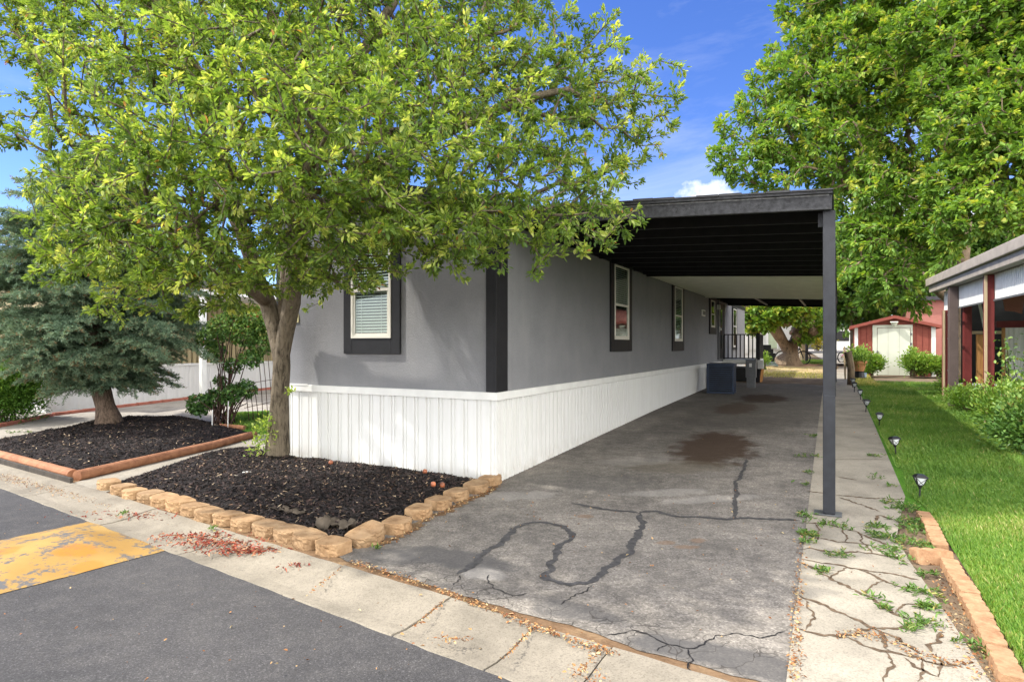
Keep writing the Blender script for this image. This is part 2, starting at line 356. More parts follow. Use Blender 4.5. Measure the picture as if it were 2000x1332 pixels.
brownpost = simple('brown_grey_paint', (.115, .085, .078), .55, .3, .12, 7)
beam_m = simple('taupe_beam', (.34, .295, .245), .6, .3, .15, 6)
orange_wood = mat_wood('orange_osb', (.36, .15, .045), (.62, .34, .13), 2); lightwood = mat_wood('pale_wood', (.40, .30, .18), (.58, .46, .30))
solar_glass = simple('frosted_lamp_glass', (.78, .80, .82), .25, .5, .03, 5)
terracotta = simple('terracotta', (.50, .24, .11), .8, .2, .15, 10)
apple_m = simple('apple_skin', (.36, .12, .055), .4, .4, .6, 20)
car_paint = simple('dark_car_paint', (.05, .06, .08), .3, .5, .1, 3); tyre_m = simple('tyre_rubber', (.02, .02, .02), .8, .2, .2, 9)
pink_metal = simple('pink_metal', (.55, .15, .3), .4, .4, .1, 5)
house_white = simple('white_siding', (.68, .68, .65), .6, .3, .05, 3); pale_green = simple('pale_green_panel', (.52, .60, .42), .6, .3, .08, 3)
ivory = simple('ivory_door_paint', (.62, .64, .54), .55, .3, .04, 4)
sign_m = simple('cream_sign', (.70, .62, .33), .6, .3, .08, 20); ink = simple('brown_ink', (.10, .07, .02), .6, .2, .1, 20)
hose_m = simple('grey_green_hose', (.22, .28, .26), .5, .4, .1, 10); fabric_m = simple('landscape_fabric', (.085, .07, .055), .9, .1, .4, 14, .6)
pond_m = simple('pale_blue_plastic', (.3, .4, .5), .5, .3, .1, 10)

# ---------------------------------------------------------------- mesh helpers
XF = {}
def thing(name, label, cat, loc=(0, 0, 0), rz=0, group=None):
    o = bpy.data.objects.new(name, None); C.objects.link(o); o.empty_display_size = .1
    o.location = loc; o.rotation_euler = (0, 0, rz); o['label'] = label; o['category'] = cat
    if group: o['group'] = group
    XF[o.name] = Matrix.Translation(Vector(loc)) @ Matrix.Rotation(rz, 4, 'Z')
    return o
def tag(o, label, cat, group=None, kind=None):
    o['label'] = label; o['category'] = cat
    if group: o['group'] = group
    if kind: o['kind'] = kind
    return o
def link(name, me, mat, parent=None, smooth=False):
    o = bpy.data.objects.new(name, me); C.objects.link(o); me.materials.append(mat)
    if parent is not None:
        M_ = XF[parent.name]; me.transform(M_.inverted()); o.parent = parent; XF[o.name] = M_
    else: XF[o.name] = Matrix.Identity(4)
    if smooth:
        me.polygons.foreach_set('use_smooth', [True]*len(me.polygons))
    return o
def rebase(o):                              # put a lone mesh's origin at its own base
    vs = [v.co for v in o.data.vertices]; c = sum(vs, Vector())/len(vs); c.z = min(v.z for v in vs)
    o.data.transform(Matrix.Translation(-c)); o.location = c; XF[o.name] = Matrix.Translation(c); return o
def struct(o): o['kind'] = 'structure'; return o

class MB:
    def __init__(s): s.v = []; s.f = []
    def add(s, vs, fs):
        n = len(s.v); s.v += [Vector(p) for p in vs]; s.f += [[i+n for i in f] for f in fs]; return s
    def hexa(s, p):                         # 8 corners: bottom 4, top 4
        return s.add(p, [(3, 2, 1, 0), (4, 5, 6, 7), (0, 1, 5, 4), (1, 2, 6, 5), (2, 3, 7, 6), (3, 0, 4, 7)])
    def hbox(s, u0, u1, v0, v1, z0, z1):    # box in the house frame
        return s.hexa([H(u0, v0, z0), H(u1, v0, z0), H(u1, v1, z0), H(u0, v1, z0), H(u0, v0, z1), H(u1, v0, z1), H(u1, v1, z1), H(u0, v1, z1)][::1])
    def box(s, x0, x1, y0, y1, z0, z1):
        return s.hexa([(x0, y0, z0), (x1, y0, z0), (x1, y1, z0), (x0, y1, z0), (x0, y0, z1), (x1, y0, z1), (x1, y1, z1), (x0, y1, z1)])
    def bar(s, a, b, w, h=None, up=(0, 0, 1)):
        a, b = Vector(a), Vector(b); h = h or w; d = (b-a).normalized(); up = Vector(up)
        if abs(d.dot(up)) > .98: up = Vector((DX, DY, 0))
        x = d.cross(up).normalized()*w/2; y = x.cross(d).normalized()*h/2
        return s.hexa([a-x-y, a+x-y, a+x+y, a-x+y, b-x-y, b+x-y, b+x+y, b-x+y])
    def tube(s, pts, rad, n=8, lump=0, seed=0, cap=True):
        pts = [Vector(p) for p in pts]; rad = rad if isinstance(rad, (list, tuple)) else [rad]*len(pts)
        d = (pts[1]-pts[0]).normalized(); x = d.orthogonal().normalized(); base = len(s.v); m = len(pts)
        for i, p in enumerate(pts):
            nd = (pts[min(i+1, m-1)]-pts[max(i-1, 0)]).normalized(); x = (x-nd*x.dot(nd)).normalized(); y = nd.cross(x)
            for k in range(n):
                a = 2*math.pi*k/n; dr = x*math.cos(a)+y*math.sin(a); r = rad[i]
                if lump: r *= 1+.35*lump*mnoise.noise(Vector((math.cos(a)*3+seed, math.sin(a)*3, p.z*11)))+lump*mnoise.noise(Vector((math.cos(a)*1.3+seed, math.sin(a)*1.3, p.z*2.3)))+lump*.5*mnoise.noise(Vector((math.cos(a)*4+seed, math.sin(a)*4, p.z*4)))
                s.v.append(p+dr*r)
        for i in range(m-1):
            for k in range(n):
                a = base+i*n+k; b = base+i*n+(k+1) % n; s.f.append([a, b, b+n, a+n])
        if cap: s.f.append([base+k for k in range(n)][::-1]); s.f.append([base+(m-1)*n+k for k in range(n)])
        return s
    def lathe(s, c, prof, n=16):
        c = Vector(c); base = len(s.v)
        for r, z in prof:
            for k in range(n): a = 2*math.pi*k/n; s.v.append(c+Vector((r*math.cos(a), r*math.sin(a), z)))
        for i in range(len(prof)-1):
            for k in range(n): a = base+i*n+k; b = base+i*n+(k+1) % n; s.f.append([a, b, b+n, a+n])
        s.f.append([base+k for k in range(n)][::-1]); s.f.append([base+(len(prof)-1)*n+k for k in range(n)]); return s
    def build(s, name, mat, parent=None, smooth=False, bevel=0, seg=2):
        me = bpy.data.meshes.new(name); me.from_pydata([tuple(v) for v in s.v], [], s.f)
        bm = bmesh.new(); bm.from_mesh(me); bmesh.ops.recalc_face_normals(bm, faces=bm.faces); bm.to_mesh(me); bm.free()
        o = link(name, me, mat, parent, smooth)
        if bevel:
            b = o.modifiers.new('bevel', 'BEVEL'); b.width = bevel; b.segments = seg; b.limit_method = 'ANGLE'
        return o
def fast(name, V, F, mat, tone=None, parent=None, smooth=False):
    V = np.asarray(V, dtype=np.float32); F = np.asarray(F, dtype=np.int32); k = F.shape[1]
    me = bpy.data.meshes.new(name); me.vertices.add(len(V)); me.vertices.foreach_set('co', V.ravel())
    me.loops.add(F.size); me.loops.foreach_set('vertex_index', F.ravel())
    me.polygons.add(len(F)); me.polygons.foreach_set('loop_start', np.arange(0, F.size, k, dtype=np.int32))
    me.polygons.foreach_set('loop_total', np.full(len(F), k, dtype=np.int32))
    me.update(calc_edges=True)
    if tone is not None:
        a = me.attributes.new('tone', 'FLOAT', 'POINT'); a.data.foreach_set('value', np.asarray(tone, dtype=np.float32))
    return link(name, me, mat, parent, smooth)

def sheet(name, pts, off, mat, parent=None, cuts=True):   # polygon laid on the ground, following its rises
    bm = bmesh.new(); vs = [bm.verts.new((p[0], p[1], 0)) for p in pts]; f = bm.faces.new(vs)
    if f.normal.z < 0 or sum((vs[i].co.x*vs[(i+1) % len(vs)].co.y-vs[(i+1) % len(vs)].co.x*vs[i].co.y) for i in range(len(vs))) < 0: bmesh.ops.reverse_faces(bm, faces=[f])
    for ku in KU[1:-1]:
        c = H(ku, 0); bmesh.ops.bisect_plane(bm, geom=bm.verts[:]+bm.edges[:]+bm.faces[:], plane_co=(c.x, c.y, 0), plane_no=(DX, DY, 0), dist=1e-5)
    bmesh.ops.triangulate(bm, faces=bm.faces[:])
    for v in bm.verts: v.co.z = zg(v.co.x, v.co.y)+off
    me = bpy.data.meshes.new(name); bm.to_mesh(me); bm.free(); return link(name, me, mat, parent)
def ribbon(mb, pts, w, off, jit=.3, seed=0, step=.05, wander=0):    # thin irregular strip on the ground
    rnd = random.Random(seed); P = [Vector((p[0], p[1], 0)) for p in pts]; Q = []
    for i in range(len(P)-1):
        n = max(1, int((P[i+1]-P[i]).length/step))
        for k in range(n):
            q = P[i].lerp(P[i+1], k/n); Q.append(q)
    Q.append(P[-1])
    for _ in range(2):
        Q = [Q[0]]+[(Q[i-1]+Q[i]*2+Q[i+1])/4 for i in range(1, len(Q)-1)]+[Q[-1]]
    L_ = []
    for i, q in enumerate(Q):
        d = (Q[min(i+1, len(Q)-1)]-Q[max(i-1, 0)]).normalized(); x = Vector((-d.y, d.x, 0))
        taper = min(1, i/3+.15, (len(Q)-1-i)/3+.15)
        wj = mnoise.noise(Vector((q.x*9+seed, q.y*9, 0)))*w*jit
        if wander: q = q+x*(wander*(mnoise.noise(Vector((q.x*7+seed, q.y*7, 1)))+.6*mnoise.noise(Vector((q.x*24+seed, q.y*24, 1)))))

        a, b = w/2*taper*(1+jit*rnd.uniform(-1, 1)), w/2*taper*(1+jit*rnd.uniform(-1, 1))
        for s_ in (q+x*(a+wj), q-x*(b-wj)): L_.append(Vector((s_.x, s_.y, zg(s_.x, s_.y)+off)))
    mb.add(L_, [(2*i, 2*i+1, 2*i+3, 2*i+2) for i in range(len(Q)-1)])
def in_poly(P, poly):
    x, y = P[:, 0], P[:, 1]; ins = np.zeros(len(P), bool); j = len(poly)-1
    for i in range(len(poly)):
        xi, yi, xj, yj = poly[i][0], poly[i][1], poly[j][0], poly[j][1]
        c = ((yi > y) != (yj > y)) & (x < (xj-xi)*(y-yi)/(yj-yi+1e-12)+xi); ins ^= c; j = i
    return ins
def edge_dist(P, poly):
    d = np.full(len(P), 1e9)
    for i in range(len(poly)):
        a = np.array(poly[i][:2]); b = np.array(poly[(i+1) % len(poly)][:2]); ab = b-a
        t = np.clip(((P-a)@ab)/(ab@ab+1e-9), 0, 1); d = np.minimum(d, np.linalg.norm(P-(a+t[:, None]*ab), axis=1))
    return d
def rnd_in(poly, n, rng):
    p = np.array([q[:2] for q in poly]); lo, hi = p.min(0), p.max(0); out = []
    tot = 0
    while tot < n:
        q = rng.uniform(lo, hi, (n*2, 2)); q = q[in_poly(q, poly)]; out.append(q); tot += len(q)
    return np.concatenate(out)[:n]
def zgv(P):
    u = (P[:, 0]-CX)*DX+(P[:, 1]-CY)*DY; return np.interp(u, KU, KZ)
def unit(v): return v/np.maximum(np.linalg.norm(v, axis=-1, keepdims=True), 1e-9)

def leaves(name, P, D, L, mat, rng, parent=None, wr=.45, tone=None, curl=.15):
    n = len(P); D = unit(D); r = rng.normal(size=(n, 3)); up = np.array([0, 0, 1.0])+.55*r
    S = unit(np.cross(D, up)); N = np.cross(S, D)
    L = np.broadcast_to(L, (n,))[:, None]; W = L*wr*rng.uniform(.8, 1.15, (n, 1))
    c = L*curl*rng.uniform(.3, 1.6, (n, 1))
    v = np.stack([P, P+D*L*.38+S*W*.48+N*W*.16, P+D*L*.74+S*W*.36+N*(W*.12-c*.4), P+D*L-N*c, P+D*L*.74-S*W*.36+N*(W*.12-c*.4), P+D*L*.38-S*W*.48+N*W*.16], 1)
    b = (np.arange(n)*6)[:, None]
    F = np.concatenate([b+np.array([[0, 1, 2, 3]]), b+np.array([[0, 3, 4, 5]])])
    t = rng.uniform(0, 1, n) if tone is None else tone
    return fast(name, v.reshape(-1, 3), F, mat, np.repeat(t, 6), parent)

# ---------------------------------------------------------------- tree growth
def grow(limbs, targets, step=.25, alpha=.35, rng=None, sag=.0):
    """limbs: list of polylines (first starts at the root). Returns nodes, parent indices."""
    N = []; Pa = []; Ln = []
    def add(p, pa):
        N.append(np.array(p, float)); Pa.append(pa); Ln.append(0 if pa < 0 else Ln[pa]+np.linalg.norm(N[-1]-N[pa])); return len(N)-1
    for li, l in enumerate(limbs):
        if li == 0: cur = add(l[0], -1)
        else:
            q = np.array(l[0]); cur = int(np.argmin([np.linalg.norm(a-q) for a in N]))
        for p in l[1:]:
            p = np.array(p, float); a = N[cur]; k = max(1, int(np.linalg.norm(p-a)/step))
            for j in range(1, k+1): cur = add(a+(p-a)*j/k, cur)
    nt = len(N); root = N[0]
    T = targets[np.argsort(np.linalg.norm(targets-np.mean([N[i] for i in range(nt)], axis=0), axis=1))]
    A = np.zeros((len(N)+len(T)*12, 3)); A[:len(N)] = N; LL = np.zeros(len(A)); LL[:len(N)] = Ln; cnt = len(N)
    low = np.array([l for l in range(nt)])
    minz = min(l[1][2] for l in limbs) if len(limbs) > 1 else root[2]
    tips = []
    for t in T:
        d = np.linalg.norm(A[:cnt]-t, axis=1); cost = d+alpha*LL[:cnt]*.35+np.where(A[:cnt, 2] < minz, 3, 0)+np.where(A[:cnt, 2] > t[2]+.3, .6, 0)
        j = int(np.argmin(cost)); a = A[j].copy(); dist = d[j]; k = max(1, int(dist/step)); k = min(k, 11); cur = j
        bend = rng.normal(size=3)*dist*.10+np.array([0, 0, dist*.10])
        for i in range(1, k+1):
            f = i/k; p = a+(t-a)*f+bend*math.sin(math.pi*f)
            N.append(p); Pa.append(cur); A[cnt] = p; LL[cnt] = LL[cur]+np.linalg.norm(p-A[cur]); cur = cnt; cnt += 1
        tips.append(cur)
    return A[:cnt], np.array(Pa), np.array(tips)
def branches_mesh(N, Pa, tips, name, mat, parent, r_tip=.004, expo=.48, rmax=.12, fixed=None, lump=.12, sides=(12, 6, 4)):
    n = len(N); w = np.zeros(n); w[tips] += 1
    for i in range(n-1, 0, -1):
        if Pa[i] >= 0: w[Pa[i]] += w[i]
    rad = np.minimum(r_tip*np.maximum(w, 1)**expo, rmax)
    if fixed: rad = fixed(N, rad)
    ch = [[] for _ in range(n)]
    for i in range(1, n):
        if Pa[i] >= 0: ch[Pa[i]].append(i)
    mb = MB(); st = [(0, None)]
    while st:
        i, pr = st.pop(); path = [i] if pr is None else [pr, i]
        while ch[path[-1]]:
            c = sorted(ch[path[-1]], key=lambda k: -w[k])
            for k in c[1:]: st.append((k, path[-1]))
            path.append(c[0])
        if len(path) < 2: continue
        rr = [float(rad[k]) for k in path]
        if pr is not None: rr[0] = rr[1]*1.05
        rr[-1] *= .6
        r0 = max(rr); s_ = sides[0] if r0 > .05 else sides[1] if r0 > .012 else sides[2]
        mb.tube([N[k] for k in path], rr, s_, lump*(2.2 if r0 > .09 else 1) if r0 > .04 else 0, cap=False)
    return mb.build(name, mat, parent, smooth=True)
def blob_points(blobs, n, rng, shell=.6):
    vol = np.array([b[3]**2.4 for b in blobs]); idx = rng.choice(len(blobs), n, p=vol/vol.sum())
    B = np.array([[b[0], b[1], b[2], b[3]] for b in blobs])[idx]; zs = np.array([b[4] if len(b) > 4 else .8 for b in blobs])[idx]
    d = unit(rng.normal(size=(n, 3))); r = (rng.uniform(0, 1, n)**(1/3*shell))[:, None]*B[:, 3:4]
    P = B[:, :3]+d*r*np.stack([np.ones(n), np.ones(n), zs], 1); return P
def sprays(N, Pa, tips, k, L, rng, spread=.10, back=3, up=.35, out=.75):
    """leaves round the last stretch of every twig; k per tip"""
    P = []; D = []; T = []
    a = N[tips]; b = N[Pa[tips]]; ax = unit(a-b)
    tipt = rng.uniform(0, 1, len(tips))
    for j in range(k):
        f = j/k; cur = a-(a-b)*rng.uniform(0, 1.1, (len(tips), 1))*min(1, f*1.6)
        r = unit(rng.normal(size=ax.shape)); r = unit(r-ax*np.sum(r*ax, 1, keepdims=True))
        o = (.35+out*f)
        d = ax*(1.1-.6*f)+r*o+np.array([0, 0, up*(1-f)-.15])
        P.append(cur+r*spread*f*rng.uniform(0, 1, (len(tips), 1))); D.append(d)
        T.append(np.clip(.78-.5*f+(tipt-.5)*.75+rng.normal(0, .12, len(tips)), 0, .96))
    return np.concatenate(P), np.concatenate(D), np.concatenate(T)
def tree(name, label, cat, base, limbs, blobs, ntips, k, L, lmat, bmat, seed, group=None, rmax=.12, wr=.45, fixed=None, up=.35, r_tip=.004, expo=.48, step=.25, cut=None, spread=.1, extra=None, sides=(12, 6, 4)):
    rng = np.random.default_rng(seed); T = blob_points(blobs, ntips, rng)
    if cut is not None: T = T[cut(T)]
    t = thing(name, label, cat, base, 0, group)
    N, Pa, tips = grow(limbs, T, step, rng=rng)
    branches_mesh(N, Pa, tips, 'trunk', bmat, t, r_tip, expo, rmax, fixed, sides=sides)
    P, D, tn = sprays(N, Pa, tips, k, L, rng, up=up, spread=spread)
    if cut is not None:
        ok = cut(P); P, D, tn = P[ok], D[ok], tn[ok]
    red = rng.uniform(0, 1, len(P)); tn[red > .994] = 1.0
    leaves('crown', P, D, L*rng.uniform(.65, 1.2, len(P)), lmat, rng, t, wr, tn)
    return t

def bush(name, label, cat, c, rx, ry, h, n, L, mat, seed, group=None, wr=.5, stems=14, smat=None, z0=None, low=.0, nlump=9):
    rng = np.random.default_rng(seed); c = Vector(c); t = thing(name, label, cat, c, 0, group)
    blobs = [(c.x+rx*.55*math.cos(a)*q, c.y+ry*.55*math.sin(a)*q, c.z+h*(low+(1-low)*rng.uniform(.35, .75)), min(rx, ry)*rng.uniform(.35, .55), h/max(rx, ry)*.7) for a, q in zip(rng.uniform(0, 6.28, nlump), rng.uniform(.2, 1.1, nlump))]
    blobs.append((c.x, c.y, c.z+h*.5, min(rx, ry)*.7, h/(rx+ry)*.9))
    P = blob_points(blobs, n, rng, .5)+rng.normal(size=(n, 3))*np.array([rx*.13, ry*.13, h*.09]); P[:, 2] = np.maximum(P[:, 2], c.z+.02+h*low*.8)
    D = unit(P-np.array([c.x, c.y, c.z+h*.2]))+rng.normal(size=P.shape)*.5+np.array([0, 0, .3])
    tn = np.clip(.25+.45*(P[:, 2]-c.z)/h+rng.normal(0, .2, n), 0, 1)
    leaves('foliage', P, D, L*rng.uniform(.6, 1.25, n), mat, rng, t, wr, tn)
    mb = MB()
    for i in range(stems):
        e = Vector(P[rng.integers(n)]); b = c+Vector((rng.uniform(-.2, .2)*rx, rng.uniform(-.2, .2)*ry, -.02)); m_ = b.lerp(e, .5)+Vector((0, 0, .1*h))
        mb.tube([b, m_, e], [.008*(1+h), .005*(1+h), .002], 5, cap=False)
    mb.build('stems', smat or twig_m, t, smooth=True); return t

ORD = ['first', 'second', 'third', 'fourth', 'fifth', 'sixth', 'seventh', 'eighth', 'ninth', 'tenth', 'eleventh', 'twelfth', 'thirteenth', 'fourteenth', 'fifteenth', 'sixteenth', 'seventeenth', 'eighteenth', 'nineteenth', 'twentieth', 'twenty first', 'twenty second', 'twenty third', 'twenty fourth', 'twenty fifth', 'twenty sixth', 'twenty seventh', 'twenty eighth', 'twenty ninth', 'thirtieth']

# ================================================================ THE SETTING
struct(sheet('ground', [H(-60, -200), H(-60, 300), H(500, 300), H(500, -200)], -.07, dirt_m))
rd = [curb(-40, 2.335), curb(30, 2.335), curb(30, -9), curb(-40, -9)]
mb = MB(); mb.add([(*p[:2], -.04) for p in rd], [(0, 3, 2, 1)]); struct(mb.build('road', road_m))
# rolled concrete kerb with joints
prof = [(2.30, -.075), (2.32, -.034), (2.42, -.040), (2.55, -.030), (2.68, -.004), (2.79, .006), (2.83, -.02), (2.84, -.075)]
joints = [-14, -12.2, -10.6, -9.2, -7.64, -5.9, -4.6, -3.33, -2.38, -1.77, -1.33, -.7, .2, 1.4, 2.8, 4.2, 6, 8, 11, 14]
mb = MB(); rk = random.Random(3)
for a, b in zip(joints[:-1], joints[1:]):
    k = max(2, int((b-a)/.08)); base = len(mb.v); tilt = rk.uniform(-.004, .004)
    for i in range(k+1):
        s_ = a+.006+(b-a-.012)*i/k
        for (n_, z_) in prof:
            jn = mnoise.noise(Vector((s_*5, n_*3, 1)))*.012 if n_ > 2.75 or n_ < 2.35 else 0
            mb.v.append(curb(s_, n_+jn, z_+tilt*(1 if z_ > -.07 else 0)+.003*mnoise.noise(Vector((s_*3, n_*6, 0)))))
    m_ = len(prof)
    for i in range(k):
        for j in range(m_-1): q = base+i*m_+j; mb.f.append([q, q+1, q+m_+1, q+m_])
    mb.f.append([base+j for j in range(m_)]); mb.f.append([base+k*m_+j for j in range(m_)][::-1])
struct(mb.build('kerb', kerb_m, smooth=False))
# driveway
def n_line(v, n=2.835):                      # u on the kerb line for a given v
    lo, hi = -8, 2
    for _ in range(40):
        m_ = (lo+hi)/2; p = H(m_, v)
        if .57*p.x+.822*p.y > n: hi = m_
        else: lo = m_
    return lo
drive = [curb(-3.35, 2.82), curb(-2.6, 2.84), curb(-1.9, 2.81), curb(-1.2, 2.84), curb(-.6, 2.80), G(1554, 1338)]
sR = .822*H(n_line(3.2), 3.2).x-.57*H(n_line(3.2), 3.2).y
edge = [curb(a, 2.875+.045*mnoise.noise(Vector((a*2.2, 0, 0)))+.03*mnoise.noise(Vector((a*7, 2, 0)))) for a in np.arange(-3.38, sR, .05)]
drive = [G(660, 1085)]+edge+[H(n_line(3.2), 3.2), H(0, 3.2), H(6, 3.1), H(13.9, 3.02), H(14.4, 2.2), H(14.0, 1.4), H(14.6, -.3), H(0, -.3), H(-.12, -.1), G(930, 935), G(690, 1050)]
struct(sheet('kerb_soil', [curb(-12, 2.80), curb(sR, 2.80), curb(sR, 3.12), curb(-12, 3.12)], -.004, kerbsoil_m))
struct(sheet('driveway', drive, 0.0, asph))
# concrete walk beside the driveway
walk = [H(n_line(3.1), 3.1), H(n_line(3.97), 3.97), H(-2.6, 3.92), H(-1.5, 3.82), H(-.8, 3.74), H(-.2, 3.70), H(.5, 3.78), H(1.2, 3.87), H(8, 3.80), H(14, 3.74), H(24, 3.6), H(24, 2.9), H(14.5, 2.9), H(6, 2.99), H(0, 3.06)]
struct(sheet('sidewalk', walk, .004, conc))
# soil strip and lawn to the right of the walk
struct(sheet('soil_strip', [H(n_line(3.7), 3.7), H(n_line(4.3), 4.3), H(1.5, 4.3), H(1.5, 3.6)], -.012, dirt_m))
lawn_poly = [H(n_line(4.08), 4.08), H(n_line(9), 9), H(3, 9), H(15.8, 7.6), H(15.6, 3.6), H(8, 3.6), H(1.3, 3.6), H(.6, 4.02), H(-1, 4.06)]
struct(sheet('lawn', lawn_poly, 0.001, turf_m))
struct(sheet('neighbour_apron', [H(-8, -14), curb(-12, 2.83), curb(-5.6, 2.83), H(-.4, -3.9), H(0, -3.4), H(26, -3.4), H(26, -14)], -.008, apron_m))
struct(sheet('side_grass_ground', [G(420, 838), G(560, 852), G(560, 800), G(440, 806)], .004, turf_m))
struct(sheet('back_yard_ground', [H(13.2, 2.9), H(14.3, 2.4), H(13.6, 1.4), H(14, -.2), H(22, -8), H(40, -12), H(40, 3), H(22, 3.3)], -.006, dirt_m))
struct(sheet('straw_patch', [H(19.4, 2.9), H(21.6, 3.2), H(24.2, 3.3), H(25.5, -1.5), H(22, -3), H(19.2, .5)], .004, straw_m))
struct(sheet('red_bark_bed', [H(24.2, 2.3), H(26.5, 2.6), H(28, -3.5), H(24.5, -2.5)], .012, redm_m))
struct(sheet('far_road', [H(27, 2.9), H(27, 4.6), H(80, 6.3), H(80, -1)], .01, apron_m))
struct(sheet('path', [G(150, 952), G(205, 962), G(262, 946), G(505, 880), H(-.05, -3.2), H(-.05, -3.55), G(510, 850), G(497, 853), G(146, 942)], .002, conc))

# ---------------------------------------------------------------- speed hump
hd = MB(); nv = 14
def hump(sn, t): return max(0, math.sin(math.pi*t))*.075*min(1, max(0, (2.33-sn)/.3))
sA, sB = -4.87+1.06, -4.87-.62
pA = G(319, 1058); pB = G(175, 1016)
sa = .822*pA.x-.57*pA.y; sb = .822*pB.x-.57*pB.y
P_ = []; 
for i in range(161):
    n_ = 2.31-i*.04
    for j in range(nv+1):
        t = j/nv; s_ = sb-.10+(sa-sb+.2)*t; wob = .03*mnoise.noise(Vector((n_*2, t*3, 0)))+.02*mnoise.noise(Vector((n_*9, t*3, 4)))
        P_.append(curb(s_+wob*.6, n_+(.02*mnoise.noise(Vector((s_*4, 0, 3))) if i == 0 else 0), -.036+hump(n_, t)))
hd.add(P_, [(i*(nv+1)+j, i*(nv+1)+j+1, (i+1)*(nv+1)+j+1, (i+1)*(nv+1)+j) for i in range(160) for j in range(nv)])
o = hd.build('speed_hump', yellow, smooth=True); tag(o, 'low asphalt speed hump with worn yellow paint across the road', 'speed hump'); rebase(o)

# ---------------------------------------------------------------- tar seams, cracks (flat marks on the surfaces)
c8 = lambda x, y: G(600+x/2.353, 850+y/2.353); c7 = lambda x, y: G(1400+x/2.503, 800+y/2.503)
mb = MB()
for i, (w, pts) in enumerate([
    (.075, [(1215, 312), (1300, 328), (1400, 345), (1480, 350), (1530, 360)]),
    (.085, [(1530, 360), (1560, 348), (1620, 350), (1680, 372), (1800, 376), (1900, 385), (2000, 382), (2150, 384), (2260, 392)]),
    (.085, [(1530, 360), (1530, 385), (1550, 412), (1525, 450), (1490, 510), (1470, 545), (1400, 600), (1310, 672), (1250, 680), (1160, 682), (1105, 665), (1095, 645), (1120, 620), (1125, 570), (1150, 520), (1215, 475), (1212, 445), (1180, 420), (1120, 405), (1040, 402), (980, 412), (950, 430), (920, 470), (880, 505), (800, 550), (760, 590), (700, 640)]),
    (.06, [(1965, 380), (1970, 340), (1962, 300), (1975, 260), (1968, 220), (1990, 190), (2010, 150), (2020, 110)])]):
    ribbon(mb, [c8(*p) for p in pts], w*.62, .003, .5, i, .03, .02)
o = mb.build('tar_sealant', tar_m); tag(o, 'black tar crack sealant squiggled across the driveway', 'tar seal'); o['kind'] = 'structure'
mb = MB()
ck = [[(440, 555), (520, 560), (600, 575), (700, 610), (790, 650), (900, 680), (980, 715)], [(430, 625), (520, 635), (640, 650), (760, 665)],
      [(410, 680), (520, 690), (640, 700), (760, 705), (900, 720)], [(415, 735), (500, 745), (620, 770), (700, 785), (820, 800), (990, 832)],
      [(415, 745), (480, 785), (560, 830), (640, 870), (720, 905), (800, 955), (870, 1000), (950, 1035)],
      [(700, 785), (800, 830), (880, 865), (940, 885)], [(395, 910), (500, 955), (600, 995), (680, 1030), (760, 1070), (850, 1070), (960, 1060)],
      [(395, 1080), (500, 1100), (600, 1110), (700, 1080), (760, 1070)], [(620, 1110), (720, 1155), (820, 1185), (980, 1205), (1080, 1250), (1200, 1260)],
      [(770, 1070), (830, 1110), (840, 1180)], [(800, 1080), (900, 1130), (1000, 1200)], [(920, 1215), (1000, 1270), (1075, 1310)],
      [(600, 430), (700, 465), (800, 500)], [(770, 545), (800, 520), (880, 545)], [(1060, 1190), (1070, 1130), (1110, 1090)], [(440, 400), (520, 410), (640, 425), (780, 435), (930, 440)], [(600, 330), (680, 348)], [(480, 560), (500, 590), (490, 640)], [(600, 575), (640, 620), (630, 650)], [(700, 610), (720, 660), (760, 705)], [(430, 930), (470, 990), (440, 1080)], [(560, 830), (600, 790), (640, 775)], [(720, 905), (760, 860), (820, 840)], [(870, 1000), (900, 960), (990, 950)], [(1075, 1310), (1100, 1260), (1090, 1200)], [(980, 1205), (1000, 1270), (980, 1332)], [(820, 1185), (850, 1250), (800, 1332)], [(880, 545), (900, 600), (980, 640)], [(760, 665), (800, 690), (940, 760)]]
for i, pts in enumerate(ck): ribbon(mb, [c7(*p) for p in pts], .022 if i < 17 else .012, .0065, .8, 20+i, .02, .035 if i < 17 else .02)
for (a, b) in (((480, 85), (775, 90)), ((470, 245), (850, 245))): ribbon(mb, [c7(*a), c7(*b)], .012, .0065, .3, 50, .05)
for uu in (7.2, 9.8, 12.4, 15.2, 18): ribbon(mb, [H(uu, 3.0), H(uu, 3.76)], .014, .0065, .3, int(uu), .1)
o = mb.build('sidewalk_cracks', crack_m); struct(o)
# hairline cracks in the old asphalt
mb = MB()
for i, pts in enumerate([[(1170, 780), (1230, 740), (1310, 690)], [(660, 690), (700, 640)], [(1380, 925), (1480, 900), (1560, 915), (1640, 950), (1750, 975), (1850, 940), (1960, 905), (2080, 930), (2200, 905)], [(1600, 990), (1640, 955)], [(1760, 980), (1750, 1060), (1790, 1134)], [(830, 640), (860, 700), (950, 740), (1020, 730)]]):
    ribbon(mb, [c8(*p) for p in pts], .007, .003, .8, 70+i, .012, .03)
struct(mb.build('driveway_cracks', black_paint))

